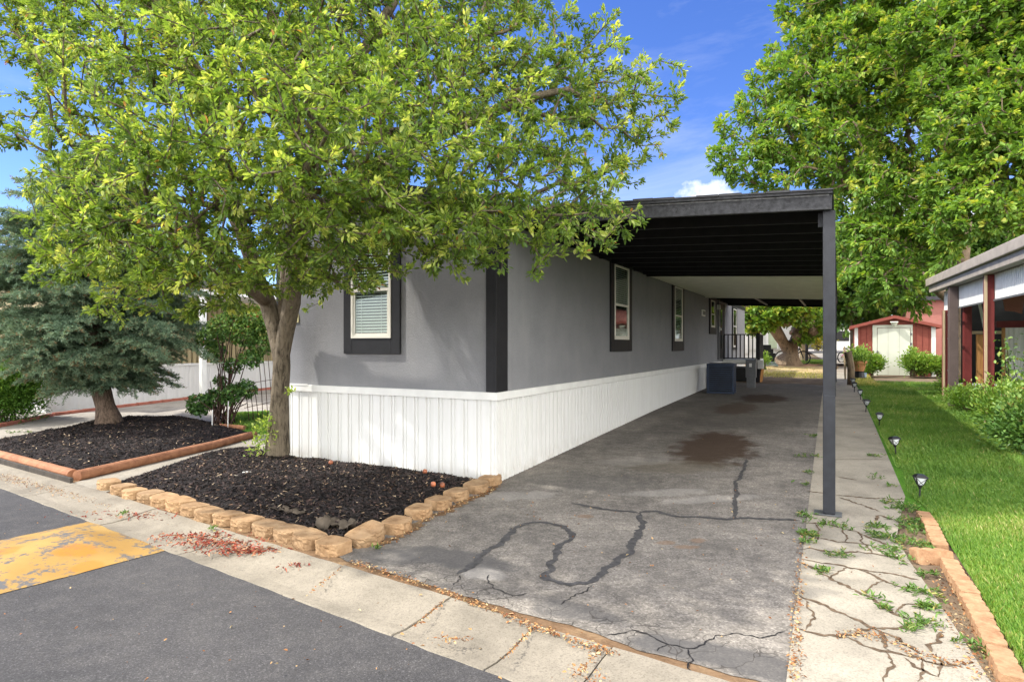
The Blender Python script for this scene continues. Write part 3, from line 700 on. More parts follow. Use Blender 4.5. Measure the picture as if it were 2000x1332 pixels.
# ---------------------------------------------------------------- mulch beds
def bed(name, label, poly, hgt, seed, nchips, falloff=.45):
    rng = np.random.default_rng(seed); p = np.array([q[:2] for q in poly]); lo, hi = p.min(0)-.05, p.max(0)+.05; st = .04
    xs = np.arange(lo[0], hi[0], st); ys = np.arange(lo[1], hi[1], st); X, Y = np.meshgrid(xs, ys); Q = np.stack([X.ravel(), Y.ravel()], 1)
    ins = in_poly(Q, poly); ed = edge_dist(Q, poly)*np.where(ins, 1, -1)
    def hz(Q, ed):
        t = np.clip((ed+.02)/falloff, 0, 1); nz = np.array([mnoise.noise(Vector((a*2.2, b*2.2, seed))) for a, b in Q])
        return zgv(Q)+.012+hgt*(t*t*(3-2*t))*(1+.35*nz)
    Z = hz(Q, ed)+rng.normal(0, .006, len(Q)); V = np.column_stack([Q, Z]); w = len(xs); ok = ed > -.03
    idx = np.arange(len(Q)).reshape(len(ys), w); F = np.stack([idx[:-1, :-1].ravel(), idx[:-1, 1:].ravel(), idx[1:, 1:].ravel(), idx[1:, :-1].ravel()], 1)
    F = F[ok[F].all(1)]; use = np.unique(F); re = -np.ones(len(Q), int); re[use] = np.arange(len(use))
    t = thing(name, label, 'mulch bed', (float(p[:, 0].mean()), float(p[:, 1].mean()), 0)); t['kind'] = 'structure'
    fast('mulch', V[use], re[F], mulch_m, None, t)
    q = rnd_in(poly, nchips, rng); e = edge_dist(q, poly); z = hz(q, e)+rng.uniform(-.002, .016, len(q))
    L = rng.uniform(.015, .065, len(q)); Wd = rng.uniform(.003, .010, len(q)); th = rng.uniform(0, 6.28, len(q)); el = rng.normal(0, .35, len(q))
    D = np.stack([np.cos(th)*np.cos(el), np.sin(th)*np.cos(el), np.sin(el)], 1); S = unit(np.cross(D, np.array([0, 0, 1.0])+.5*rng.normal(size=D.shape))); N_ = np.cross(S, D)
    c = np.column_stack([q, z]); L, Wd = L[:, None], Wd[:, None]
    V = np.stack([c-D*L/2-S*Wd, c+D*L/2-S*Wd*.5, c+D*L/2+S*Wd*.6, c-D*L/2+S*Wd, c+N_*Wd*.8], 1).reshape(-1, 3); b = (np.arange(len(q))*5)[:, None]
    F = np.concatenate([b+np.array([[0, 1, 4]]), b+np.array([[1, 2, 4]]), b+np.array([[2, 3, 4]]), b+np.array([[3, 0, 4]])])
    tn = rng.beta(1.3, 1.6, len(q))*.88; lt = rng.uniform(0, 1, len(q)); tn[lt > .955] = rng.uniform(.9, 1, (lt > .955).sum())
    o = fast('wood_chips', V, F, chip_m, np.repeat(tn, 5), t); o['kind'] = 'stuff'
    return lambda x, y: float(hz(np.array([[x, y]]), edge_dist(np.array([[x, y]]), poly))[0])
front_pts = [(212, 950), (240, 960), (262, 968), (294, 974), (321, 982), (351, 990), (379, 1000), (407, 1010), (445, 1018), (481, 1028), (523, 1038), (565, 1048), (603, 1060), (649, 1074)]
side_pts = [(717, 1058), (776, 1035), (819, 1007), (857, 990), (893, 973), (931, 958), (959, 944)]
bed1 = [G(*p) for p in front_pts]+[G(690, 1072)]+[G(*p) for p in side_pts]+[H(-.02, -.1), H(-.02, -3.45), G(498, 874), G(360, 902), G(255, 938)]
h1 = bed('near_mulch_bed', 'mound of black wood mulch in the block bordered bed round the apple tree', bed1, .11, 1, 30000)
bed2 = [G(-260, 905), G(-120, 862), G(0, 893), G(146, 932), G(495, 850), G(440, 836), G(370, 818), G(250, 822), G(130, 840), G(0, 868), G(-200, 868)]
bed2 = [G(-200, 845), G(0, 893), G(146, 932), G(495, 850), G(440, 832), G(370, 818), G(250, 820), G(130, 838), G(0, 864), G(-120, 872)][1:9]+[G(-60, 873)]
h2 = bed('far_mulch_bed', 'black wood mulch in the timber edged bed under the blue spruce', bed2, .10, 2, 16000)

# ---------------------------------------------------------------- retaining blocks
def block_mesh(seed, w=.255, d=.20, h=.088):
    rnd = random.Random(seed); mb = MB()
    key = [(-.5, .42), (-.30, .5), (.0, .5), (.30, .5), (.5, .42), (.52, .0), (.49, -.26), (.30, -.46), (.0, -.53), (-.30, -.46), (-.49, -.26), (-.52, .0)]
    pr = []
    for i in range(len(key)):
        a, b = key[i], key[(i+1) % len(key)]; n = 5 if (a[1]+b[1])/2 < -.2 else 2
        for k in range(n): pr.append((a[0]+(b[0]-a[0])*k/n, a[1]+(b[1]-a[1])*k/n))
    m_ = len(pr); lv = 8; zs = [0, .15, .32, .5, .66, .82, .95, 1.0]
    sd = seed*7.3
    for j in range(lv):
        z = h*zs[j]; sh = .975 if j == lv-1 else 1.0
        for (x, y) in pr:
            f = 1.0 if y < -.2 else .2
            ro = f*(.010*mnoise.noise(Vector((x*6+sd, y*6, z*60)))+.007*mnoise.noise(Vector((x*17+sd, y*17, z*150)))) if j < lv-1 else f*.004*mnoise.noise(Vector((x*6+sd, y*6, 3)))
            l = math.hypot(x, y); mb.v.append(Vector((x*w*sh+x/l*ro, y*d*sh+y/l*ro-(0 if j else 0), z)))
    for j in range(lv-1):
        for k in range(m_): a = j*m_+k; b = j*m_+(k+1) % m_; mb.f.append([a, b, b+m_, a+m_])
    top = (lv-1)*m_; mb.f.append([top+k for k in range(m_)]); mb.f.append(list(range(m_))[::-1])
    me = bpy.data.meshes.new('retaining_block'); me.from_pydata([tuple(v) for v in mb.v], [], mb.f)
    me.materials.append(block_m); return me
bmeshes = [block_mesh(i) for i in range(6)]
FP = [G(x, y+3) for x, y in front_pts]; SP = [G(x, y+1) for x, y in side_pts]
cen = Vector((-2.2, 6.2, 0))
for row, pts, txt in ((0, FP, 'from the left in the row along the kerb'), (1, SP, 'from the kerb in the row along the driveway')):
    for i, p in enumerate(pts):
        a = pts[max(i-1, 0)]; b = pts[min(i+1, len(pts)-1)]; d = (b-a)
        me = bmeshes[(i*5+row*2) % 6]
        o = bpy.data.objects.new('retaining_block', me); C.objects.link(o)
        ang = math.atan2(d.y, d.x); o.location = (p.x, p.y, (.0 if row else -.004)); sc = random.uniform(.94, 1.04)
        if row == 1 and i == 0: ang += R(-4); o.scale = (1.12, 1, 1.05); o.rotation_euler = (R(6), R(-10), ang); o.location.z = .012
        else: o.rotation_euler = (R(random.uniform(-3, 3)), R(random.uniform(-3, 3)), ang+R(random.uniform(-7, 7))); o.scale = (sc*.97, sc, sc)
        tag(o, 'tan split face retaining block, %s %s' % (ORD[i], txt), 'block', 'retaining blocks round the mulch bed')

# timber edging of the far bed
def timber(a, b, r, label, mat):
    a, b = Vector(a), Vector(b); mb = MB(); n = 26; pts = [a.lerp(b, i/n) for i in range(n+1)]
    for p in pts: p.z = zg(p.x, p.y)+r*.8
    mb.tube(pts, [r*(1+.04*mnoise.noise(Vector((i*.4, r*9, 0)))) for i in range(n+1)], 14, .05)
    o = mb.build('edging_timber', mat, smooth=False, bevel=.004); tag(o, label, 'timber', 'round timbers edging the far bed'); return rebase(o)
timber(G(150, 938), G(497, 854), .062, 'long reddish round timber along the path side of the far mulch bed', log_m)
timber(G(143, 936), G(-40, 886), .062, 'weathered round timber at the kerb side of the far mulch bed', log_m)
timber(G(430, 836)+Vector((0, 0, 0)), G(478, 840), .045, 'short orange timber stub behind the rose bush', log_m)
mb = MB(); a, b = G(140, 944), G(-40, 893)
mb.bar(a+Vector((0, 0, .01)), b+Vector((0, 0, .01)), .03, .10); o = mb.build('edging_board', log_dark, bevel=.004); tag(o, 'dark rotten board below the weathered timber at the kerb', 'board'); rebase(o)
mb = MB(); a, b = G(262, 940), G(420, 896)
mb.bar(a+Vector((0, 0, .015)), b+Vector((0, 0, .015)), .05, .035); o = mb.build('edging_board', tanboard, bevel=.005); tag(o, 'thin tan board between the path and the near mulch bed', 'board'); rebase(o)

# litter: dry leaves and bits
def litter(name, label, polys, mat, seed, size=(.006, .024), zoff=.008, flat=.3, tone=(0, 1), wr=.5):
    rng = np.random.default_rng(seed); Ps = []
    for poly, n in polys:
        if isinstance(poly, tuple) and poly[0] == 'line':
            pts = [Vector(q) for q in poly[1]]; wdt = poly[2]; seg = rng.integers(0, len(pts)-1, n); t = rng.uniform(0, 1, n)
            q = np.array([list((pts[s].lerp(pts[s+1], float(tt)))[:2]) for s, tt in zip(seg, t)])+rng.normal(0, wdt/2, (n, 2)); Ps.append(q)
        else: Ps.append(rng.normal(size=(n, 2))*np.array(poly[2:4])+np.array(poly[:2]))
    q = np.concatenate(Ps); n = len(q); P = np.column_stack([q, zgv(q)+zoff+rng.uniform(0, .012, n)])
    th = rng.uniform(0, 6.28, n); D = np.stack([np.cos(th), np.sin(th), rng.normal(0, flat, n)], 1)
    o = leaves(name, P, D, rng.uniform(size[0], size[1], n), mat, rng, None, wr, rng.uniform(tone[0], tone[1], n), .25)
    tag(o, label, 'litter', kind='stuff'); return o
def ball(px, py, sx, sy): p = G(px, py); return (p.x, p.y, sx, sy)
kb = [G(690, 1100), G(760, 1122), G(860, 1155), G(950, 1190), G(1040, 1225), G(1120, 1255), G(1200, 1280)]
litter('dry_leaf_litter', 'dry brown leaf bits along the kerb seam and in the sidewalk cracks', [
    (('line', kb, .035), 800), (('line', [c7(385, 1332), c7(385, 1150), c7(390, 1000), c7(400, 880), c7(420, 600)], .035), 420),
    (('line', [c7(600, 1110), c7(760, 1100), c7(980, 1205), c7(1200, 1260)], .06), 260), (('line', [c7(1320, 1332), c7(1240, 1180), c7(1190, 1040), c7(1140, 880), c7(1000, 690)], .09), 420),
    (('line', [G(600, 1165), G(670, 1108)], .006), 50), (('line', [G(806, 1230), G(870, 1175)], .008), 70), (('line', [G(978, 1298), G(1043, 1226)], .008), 70), (('line', [G(1120, 1325), G(1182, 1267)], .01), 80),
    ((0, 3, 1, 1), 0), (ball(885, 1252, .05, .02), 60), (ball(1140, 1320, .05, .04), 60), ((1.0, 5.2, 1.2, .9), 60), ((-1, 2.9, 1.6, .6), 40)], litter_m, 5)
curb_bits = [ball(440, 1058, .22, .04), ball(480, 1072, .16, .04), ball(400, 1045, .2, .05), ball(520, 1072, .1, .03)]
litter('red_bark_litter', 'red bark bits and shrivelled fruit scattered below the block row', [(b, n) for b, n in zip(curb_bits, (420, 420, 380, 160))]+[(ball(300, 1002, .3, .08), 260), (ball(1005, 1198, .03, .02), 30), (ball(580, 1100, .06, .03), 40)], redlit_m, 6, (.012, .045), -.012, .4, (0, 1), .3)
litter('sandy_debris', 'brown bark dust washed along the kerb at the far bed', [(('line', [G(0, 925), G(60, 942), G(150, 962), G(250, 985)], .12), 900), (('line', [G(330, 1010), G(640, 1098)], .08), 300)], litter_m, 8, (.008, .02), -.02, .2)

# weeds
def weeds(name, label, spots, seed, mat=weed_m, L=.036):
    rng = np.random.default_rng(seed); P = []; D = []; Ls = []
    for p, n, sp in spots:
        n = max(5, int(n*.27*random.uniform(.5, 1.5))); sp = sp*random.uniform(.6, 1.1)
        c = rng.normal(size=(n, 2))*sp+np.array(p[:2]); k = 5
        for _ in range(k):
            th = rng.uniform(0, 6.28, n); el = rng.uniform(.15, 1.1, n)
            D.append(np.stack([np.cos(th)*np.cos(el), np.sin(th)*np.cos(el), np.sin(el)], 1)); P.append(np.column_stack([c+rng.normal(0, .008, (n, 2)), zgv(c)+.004+rng.uniform(0, .02, n)])); Ls.append(rng.uniform(.5, 1.3, n)*L)
    P, D, Ls = map(np.concatenate, (P, D, Ls))
    o = leaves(name, P, D, Ls, mat, rng, None, .28, np.clip(rng.normal(.5, .25, len(P)), 0, 1), .3); tag(o, label, 'weeds', kind='stuff'); return o
ws = [(c7(780, 575), 150, .07), (c7(800, 620), 90, .07), (c7(870, 460), 110, .10), (c7(930, 490), 110, .1), (c7(960, 560), 160, .09), (c7(1000, 590), 160, .08), (c7(900, 650), 90, .08), (c7(1050, 680), 130, .06), (c7(820, 690), 60, .06), (c7(880, 735), 70, .06),
      (c7(1020, 810), 60, .05), (c7(1000, 900), 110, .06), (c7(1030, 975), 120, .06), (c7(1010, 1050), 80, .05), (c7(1260, 1170), 60, .04), (c7(525, 795), 50, .03), (c7(590, 720), 50, .05), (c7(500, 560), 70, .08), (c7(560, 565), 60, .06), (c7(430, 610), 60, .04), (c7(440, 655), 50, .04), (c7(430, 520), 60, .06),
      (c7(465, 130), 80, .08), (c7(468, 230), 80, .09), (c7(445, 310), 50, .08), (c7(436, 370), 40, .06), (c7(770, 230), 60, .07), (c7(775, 338), 20, .05), (c7(835, 378), 30, .05), (c7(480, 622), 40, .03), (c7(760, 930), 40, .03), (c7(820, 980), 20, .02), (c7(950, 1080), 50, .06)]
weeds('crack_weeds', 'low green weeds sprouting from the sidewalk cracks', ws, 11)
weeds('curb_weeds', 'small weeds at the foot of the blocks and on the apron', [(G(412, 1035), 10, .02), (G(245, 1005), 14, .03), (G(735, 1073), 12, .02), (G(30, 846), 40, .12)], 12)

# lawn grass blades
def blades(name, label, areas, seed, mat=blade_m, hgt=(.015, .048)):
    rng = np.random.default_rng(seed); Vs = []; Ts = []
    for poly, n, s in areas:
        q = rnd_in(poly, n, rng); z = zgv(q)-.002; th = rng.uniform(0, 6.28, n); h_ = rng.uniform(*hgt, n)*s; w = .0026*s*rng.uniform(.7, 1.4, n)
        lean = rng.uniform(.1, .8, n)*h_; a2 = th+rng.normal(1.57, .4, n)
        B = np.column_stack([q, z]); X = np.stack([np.cos(th)*w, np.sin(th)*w, 0*w], 1); Ln = np.stack([np.cos(a2)*lean, np.sin(a2)*lean, h_], 1)
        Vs.append(np.stack([B-X, B+X, B+Ln*np.array([.45, .45, .65])+X*.7, B+Ln], 1).reshape(-1, 3))
        cl_ = np.array([mnoise.noise(Vector((a*1.1, b*1.1, 5))) for a, b in q]); Ts.append(np.repeat(np.clip(rng.normal(.48, .18, n)+.42*cl_+(rng.uniform(0, 1, n) > .97)*.45, 0, 1), 4))
    V = np.concatenate(Vs); m_ = len(V)//4; b = (np.arange(m_)*4)[:, None]
    F = np.concatenate([b+np.array([[0, 1, 2]]), b+np.array([[0, 2, 3]])])
    o = fast(name, V, F, mat, np.concatenate(Ts)); tag(o, label, 'grass', kind='stuff'); return o
near = [H(-3.2, 4.05), H(-3.2, 6.5), H(1.5, 7), H(2.5, 3.95), H(1.3, 3.9), H(.6, 4.03), H(-1, 4.06)]
midp = [H(1.5, 7), H(2.5, 3.9), H(7, 3.83), H(7, 7.2)]
farp = [H(7, 3.83), H(7, 7.2), H(15.6, 7.4), H(15.6, 3.8)]
blades('lawn_grass', 'mown green grass of the neighbouring lawn', [(near, 150000, 1), (midp, 90000, 1.25), (farp, 80000, 1.9)], 21)
blades('side_grass', 'tuft of yellowish grass by the iron trellis', [([G(430, 834), G(555, 850), G(555, 806), G(440, 808)], 6000, 1.6)], 22)
dry_m = mat_leaf('dry_grass', [(0, (.14, .22, .03)), (.45, (.40, .40, .08)), (1, (.68, .54, .24))], .3)
blades('yard_grass', 'patchy yellow green grass behind the driveway', [([H(16.6, 3.0), H(19.8, 3.2), H(19.8, -2.5), H(17.0, .6)], 4200, 1.6), ([H(19.5, 3.0), H(23.2, 3.2), H(23.2, -3), H(19.5, -1)], 3000, 1.3)], 23, dry_m)
blades('kerb_grass', 'green grass clump beside the far road', [([H(26.2, 2.9), H(29.5, 3.0), H(30, .6), H(26.5, 1.0)], 6000, 3.6)], 24)
lp = [H(13.5, 3.8), H(20, 3.6), H(20, 4.1), H(13.5, 4.3)]
blades('verge_grass', 'dry grass verge beside the far end of the walk', [(lp, 6000, 2.4)], 25, dry_m)

# ================================================================ THE MOBILE HOME
HW, HL = 3.36, 20.0; ZS = .985; EA = 3.08
hang = math.atan2(DY, DX)
home = thing('mobile_home', 'long dark grey single wide mobile home with black trim and white skirting', 'mobile home', (CX, CY, 0), hang-math.pi/2)
mb = MB(); mb.hbox(0, HL, -HW, 0, ZS-.05, 2.98); 
ridge = 3.42
mb.add([H(0, -HW, 2.98), H(0, 0, 2.98), H(0, -HW/2, ridge-.06), H(.05, -HW, 2.98), H(.05, 0, 2.98), H(.05, -HW/2, ridge-.06)], [(0, 1, 2), (5, 4, 3), (0, 2, 5, 3), (1, 4, 5, 2)])
mb.build('wall', siding, home)
mb = MB()
for sgn in (0, 1):
    v0 = .07 if sgn else -HW-.07
    a, b, c_, d_ = H(-.12, v0, 3.03), H(HL+.1, v0, 3.03), H(HL+.1, -HW/2, ridge), H(-.12, -HW/2, ridge)
    up = Vector((0, 0, .06)); mb.hexa([a, b, c_, d_, a+up, b+up, c_+up, d_+up])
mb.build('roof', roof_m, home)
mb = MB()
for v0, v1, za, zb in ((-HW-.07, -HW/2, 2.93, ridge-.1), (-HW/2, .07, ridge-.1, 2.93)):
    mb.hexa([H(-.14, v0, za), H(-.115, v0, za), H(-.115, v1, zb), H(-.14, v1, zb), H(-.14, v0, za+.13), H(-.115, v0, za+.13), H(-.115, v1, zb+.13), H(-.14, v1, zb+.13)])
mb.build('fascia', fascia_m, home)
# skirt: ribbed vinyl panels
def ribs(mb, P0, d, nrm, length, z0f, z1, pitch=.10, prof_=((0, 0), (.052, 0), (.056, -.012), (.066, -.012), (.070, 0), (.086, 0), (.089, -.008), (.094, -.008), (.097, 0))):
    k = int(length/pitch)+1; xs = []
    for i in range(k):
        for (a, o_) in prof_:
            x = i*pitch+a*pitch/.10
            if x <= length: xs.append((x, o_))
    xs.append((length, 0)); base = len(mb.v)
    for x, o_ in xs:
        p = P0+d*x+nrm*o_; z0 = z0f(x); mb.v += [Vector((p.x, p.y, z0)), Vector((p.x, p.y, z1))]
    for i in range(len(xs)-1): a = base+2*i; mb.f.append([a, a+2, a+3, a+1])
ed = Vector((DY, -DX, 0)); dd = Vector((DX, DY, 0))
mb = MB(); ribs(mb, H(-.02, -HW), ed, -dd, HW+.02, lambda x: 0, ZS-.07, .17, ((0, 0), (.040, 0), (.043, -.016), (.052, -.016), (.055, 0), (.070, 0), (.072, -.010), (.078, -.010), (.080, 0))); mb.build('front_skirt', skirt_m, home)
mb = MB(); ribs(mb, H(-.02, .02), dd, ed, HL, lambda x: zu(x)-.03, ZS-.07, .125, ((0, 0), (.034, 0), (.040, -.026), (.060, -.026), (.066, 0), (.078, 0), (.081, -.020), (.092, -.020), (.095, 0))); mb.build('side_skirt', skirt_m, home)
mb = MB(); mb.hbox(-.045, -.003, -HW-.02, .045, ZS-.085, ZS); mb.hbox(-.003, HL, .003, .045, ZS-.085, ZS)
mb.hbox(-.05, -.046, -HW-.02, -HW+.6, ZS-.01, ZS+.012)
mb.build('skirt_cap', white_paint, home, bevel=.006)
mb = MB(); mb.hbox(-.035, -.003, -HW-.02, .015, ZS-.90, ZS-.915+.0); 
mb = MB(); mb.hbox(-.028, -.002, front_v(951.5), .0, ZS+.001, 2.95); mb.hbox(-.028, side_u(988), .0, .026, ZS+.001, 2.86)
mb.build('corner_trim', black_paint, home, bevel=.004)
mb = MB(); mb.hbox(-.028, -.002, -HW, -HW+.1, ZS+.001, 2.95); mb.build('corner_trim', black_paint, home, bevel=.004)
mb = MB(); mb.hbox(.05, HL, .0, .03, 2.86, 2.98); mb.build('eave_trim', black_paint, home)
def window(kind, a0, a1, z0, z1, tl, tr, tt, tb, mid, slats_lower=True, trim_m=black_paint, blinds=True):
    """a0..a1 along the wall, opening only; trims added outside"""
    def bx(mb, a, b, o0, o1, z, zz):
        if kind == 'side': mb.hbox(a, b, o0, o1, z, zz)
        else: mb.hbox(-o1, -o0, a, b, z, zz)
    mb = MB()
    bx(mb, a0-tl, a0, .002, .034, z0-tb, z1+tt); bx(mb, a1, a1+tr, .002, .034, z0-tb, z1+tt); bx(mb, a0, a1, .002, .034, z0-tb, z0); bx(mb, a0, a1, .002, .034, z1, z1+tt)
    w = mb.build('window', trim_m, home, bevel=.003)
    mb = MB(); f = .03
    bx(mb, a0, a0+f, .003, .046, z0, z1); bx(mb, a1-f, a1, .003, .046, z0, z1); bx(mb, a0+f, a1-f, .003, .046, z0, z0+f); bx(mb, a0+f, a1-f, .003, .046, z1-f, z1)
    bx(mb, a0+f, a1-f, .006, .040, mid-.018, mid+.018)
    bx(mb, a0+f, a0+f+.028, .010, .036, z0+f, mid-.018); bx(mb, a1-f-.028, a1-f, .010, .036, z0+f, mid-.018); bx(mb, a0+f+.028, a1-f-.028, .010, .036, z0+f, z0+f+.03)
    mb.build('frame', vinyl, w, bevel=.002)
    mb = MB(); bx(mb, a0+f, a1-f, .003, .006, z0+f, z1-f); mb.build('backing', dark_in, w)
    if blinds:
        mb = MB(); z = z1-.05; zl = z0+.05 if slats_lower else mid-.03
        while z > zl:
            if kind == 'side': mb.hexa([H(a0+f+.01, .009, z), H(a1-f-.01, .009, z), H(a1-f-.01, .022, z-.021), H(a0+f+.01, .022, z-.021), H(a0+f+.01, .009, z+.002), H(a1-f-.01, .009, z+.002), H(a1-f-.01, .022, z-.019), H(a0+f+.01, .022, z-.019)])
            else: mb.hexa([H(-.009, a0+f+.01, z), H(-.009, a1-f-.01, z), H(-.022, a1-f-.01, z-.018), H(-.022, a0+f+.01, z-.018), H(-.009, a0+f+.01, z+.002), H(-.009, a1-f-.01, z+.002), H(-.022, a1-f-.01, z-.016), H(-.022, a0+f+.01, z-.016)])
            z -= .036
        for q in (.25, .75): bx(mb, a0+(a1-a0)*q-.002, a0+(a1-a0)*q+.002, .0225, .0245, zl, z1-.04)
        mb.build('blind', blind_m, w)
    mb = MB(); bx(mb, a0+f+.001, a1-f-.001, .0275, .0295, z0+f+.001, z1-f-.001); mb.build('pane', glass, w)
    return w
vA, vB = front_v(690), front_v(767)
window('front', vA, vB, front_z(vA, 661), front_z(vA, 480), .13, .13, .12, .19, front_z(vA, 569))
uA, uB = side_u(1196.5), side_u(1224.5)
window('side', uA, uB, side_z(uA, 663), side_z(uA, 516), .16, .2, .10, .20, side_z(uA, 594), False)
uA, uB = side_u(1315), side_u(1330)
window('side', uA, uB, side_z(uA, 666.5), side_z(uA, 559), .16, .2, .10, .22, side_z(uA, 616))
uA, uB = side_u(1386.5), side_u(1394)
window('side', uA, uB, side_z(uA, 639), side_z(uA, 586), .16, .3, .08, .2, side_z(uA, 613), blinds=False)
uA, uB = side_u(1430), side_u(1436.5)
window('side', uA, uB, side_z(uA, 678), side_z(uA, 603), .1, .2, .06, .1, side_z(uA, 637), blinds=False)
# door
uA, uB = side_u(1402), side_u(1412)
mb = MB(); mb.hbox(uA, uB, .002, .03, 1.08, 2.80); dr = mb.build('door', black_paint, home)
mb = MB(); mb.hbox(uA-.1, uA, .002, .05, 1.05, 2.85); mb.hbox(uB, uB+.1, .002, .05, 1.05, 2.85); mb.hbox(uA, uB, .002, .05, 2.80, 2.85); mb.build('door_frame', grey_metal, dr)
mb = MB(); mb.hbox(uA+.35, uB-.35, .031, .036, 1.4, 2.6); mb.build('pane', glass, dr)
mb = MB(); mb.hbox(uA+.05, uA+.12, .031, .09, 1.95, 2.02); mb.hbox(uA+.05, uA+.12, .031, .04, 1.9, 2.07); mb.build('handle', white_paint, dr)
mb = MB(); mb.hbox(uA-.35, uA-.22, .003, .12, 2.58, 2.72); mb.build('porch_light', white_paint, home, bevel=.01)
uA, uB = side_u(1369.5), side_u(1375.5)
mb = MB(); mb.hbox(uA, uB, .002, .035, side_z(uA, 617), side_z(uA, 604.5)); vt = mb.build('wall_vent', white_paint, home, bevel=.008)
mb = MB(); mb.hbox(uA+.06, uB-.06, .036, .042, side_z(uA, 614.5), side_z(uA, 607)); mb.build('cover', grey_metal, vt)
# address sign
v0 = front_v(560); v1 = front_v(584); za, zb_ = front_z(v1, 630), front_z(v1, 608)
mb = MB(); mb.hbox(-.012, -.002, v0, v1, za, zb_-.05)
k = 10; pts = [(v0+(v1-v0)*(.5-.5*math.cos(math.pi*i/k)), zb_-.05+.05*math.sin(math.pi*i/k)) for i in range(k+1)]; n0 = len(pts)
mb.add([H(-.012, a, z) for a, z in pts]+[H(-.002, a, z) for a, z in pts], [list(range(n0)), list(range(n0, 2*n0))[::-1]]+[(i, i+1, n0+i+1, n0+i) for i in range(n0-1)])
sg = mb.build('address_sign', sign_m, home)
def text(s_, size, origin, xdir, up, mat, parent, name='lettering'):
    cu = bpy.data.curves.new(name, 'FONT'); cu.body = s_; cu.size = size; cu.extrude = .0008; cu.align_x = 'RIGHT'
    tmp = bpy.data.objects.new('tmp', cu); C.objects.link(tmp); bpy.context.view_layer.update()
    me = bpy.data.meshes.new_from_object(tmp.evaluated_get(bpy.context.evaluated_depsgraph_get())); bpy.data.objects.remove(tmp)
    x = Vector(xdir).normalized(); y = Vector(up); z = x.cross(y)
    me.transform(Matrix(((x.x, y.x, z.x, origin[0]), (x.y, y.y, z.y, origin[1]), (x.z, y.z, z.z, origin[2]), (0, 0, 0, 1))))
    return link(name, me, mat, parent)
text('38', .075, H(-.014, v1-.02, za+.085), ed, (0, 0, 1), ink, sg); text('38 S', .06, H(-.014, v1-.02, za+.022), ed, (0, 0, 1), ink, sg)
# gas / water riser on the skirt
u0 = side_u(1378)
g = thing('water_riser', 'grey capped pipe and valve standing against the white skirting', 'pipe', H(u0, .12, zu(u0)))
mb = MB(); p = H(u0, .12); mb.tube([(p.x, p.y, zu(u0)), (p.x, p.y, .86)], .075, 12); mb.build('pipe', grey_metal, g, smooth=True)
mb = MB(); mb.tube([H(u0, .12, .86), H(u0, .12, .95), H(u0, .02, .95)], .04, 10); mb.bar(H(u0-.12, .16, .84), H(u0+.12, .16, .84), .03); mb.build('valve', grey_metal, g, smooth=True)

# ================================================================ CARPORT
CV = 3.22; CLEN = 15.6
cp = thing('carport', 'flat black carport roof joined to the grey home on square charcoal posts', 'carport', (H(0, 3.235)), hang-math.pi/2)
def cz(v): return 2.84-.05*v                  # underside of the roof beam, falls to the driveway side
def slab(mb, u0, u1, v0, v1, o0, o1): mb.hexa([H(u0, v0, cz(v0)+o0), H(u1, v0, cz(v0)+o0), H(u1, v1, cz(v1)+o0), H(u0, v1, cz(v1)+o0), H(u0, v0, cz(v0)+o1), H(u1, v0, cz(v0)+o1), H(u1, v1, cz(v1)+o1), H(u0, v1, cz(v1)+o1)])
fu = .18
mb = MB(); slab(mb, fu, fu+.045, .035, CV+.03, 0.0, .13); mb.build('fascia_board', fascia_m, cp, bevel=.004)
mb = MB(); slab(mb, fu-.035, CLEN+.3, .06, CV+.035, .134, .158); 
n_ = 60; rr_ = random.Random(4)
mb.build('roof_deck', fascia_m, cp)
mb = MB()
for i in range(16): 
    v_ = .06+i*.205; slab(mb, fu-.05+rr_.uniform(-.006, .006), CLEN+.32, v_, min(v_+.2, CV+.042), .159, .170+rr_.uniform(0, .014))
mb.build('roofing_felt', roof_m, cp)
mb = MB()
for i in range(24):
    v_ = .06+i*.132
    slab(mb, fu-.004, fu-.001, v_, min(v_+.132, CV+.03), .118, .1305+.004*(i % 2))
mb.build('drip_edge', drip_m, cp)
mb = MB(); slab(mb, fu+.046, CLEN, CV-.03, CV+.02, .0, .133); mb.build('side_beam', post_paint, cp)
U1, U2 = 5.86, 11.7
mb = MB(); slab(mb, fu+.05, U1, .035, CV-.035, .122, .136); mb.build('soffit', under_m, cp)
mb = MB(); slab(mb, U2, CLEN, .035, CV-.035, .122, .136); mb.build('soffit', under_m, cp)
k = 0; uj = .78
while uj < U1-.1:
    mb = MB(); slab(mb, uj, uj+.045, .035, CV-.035, -.005, .12); mb.build('joist', joist_m, cp, bevel=.003); uj += .60
for uj in (U1-.045, ): mb = MB(); slab(mb, uj, uj+.045, .035, CV-.035, -.02, .12); mb.build('joist', under_m, cp)
mb = MB(); n_ = 30
for i in range(n_):
    a = U1+.01+(U2-U1-.02)*i/n_; b = U1+.01+(U2-U1-.02)*(i+1)/n_; w_ = b-a
    for (x0, x1, o0, o1) in ((a, a+w_*.5, .0, .0), (a+w_*.5, a+w_*.6, .0, .075), (a+w_*.6, a+w_*.9, .075, .075), (a+w_*.9, b, .075, .0)):
        mb.add([H(x0, .035, cz(.035)+o0), H(x1, .035, cz(.035)+o1), H(x1, CV-.035, cz(CV)+o1), H(x0, CV-.035, cz(CV)+o0)], [(0, 1, 2, 3)])
mb.build('metal_ceiling', white_metal, cp)
mb = MB(); slab(mb, U2, U2+.06, .035, CV-.035, -.03, .12); mb.build('ceiling_edge', white_metal, cp)
uj = 12.3
while uj < CLEN: mb = MB(); slab(mb, uj, uj+.045, .035, CV-.035, .03, .12); mb.build('joist', joist_m, cp); uj += .6
for v_ in (1.25, 2.35): mb = MB(); slab(mb, U2+.1, CLEN-.3, v_, v_+.05, -.01, .025); mb.build('batten', grey_metal, cp)
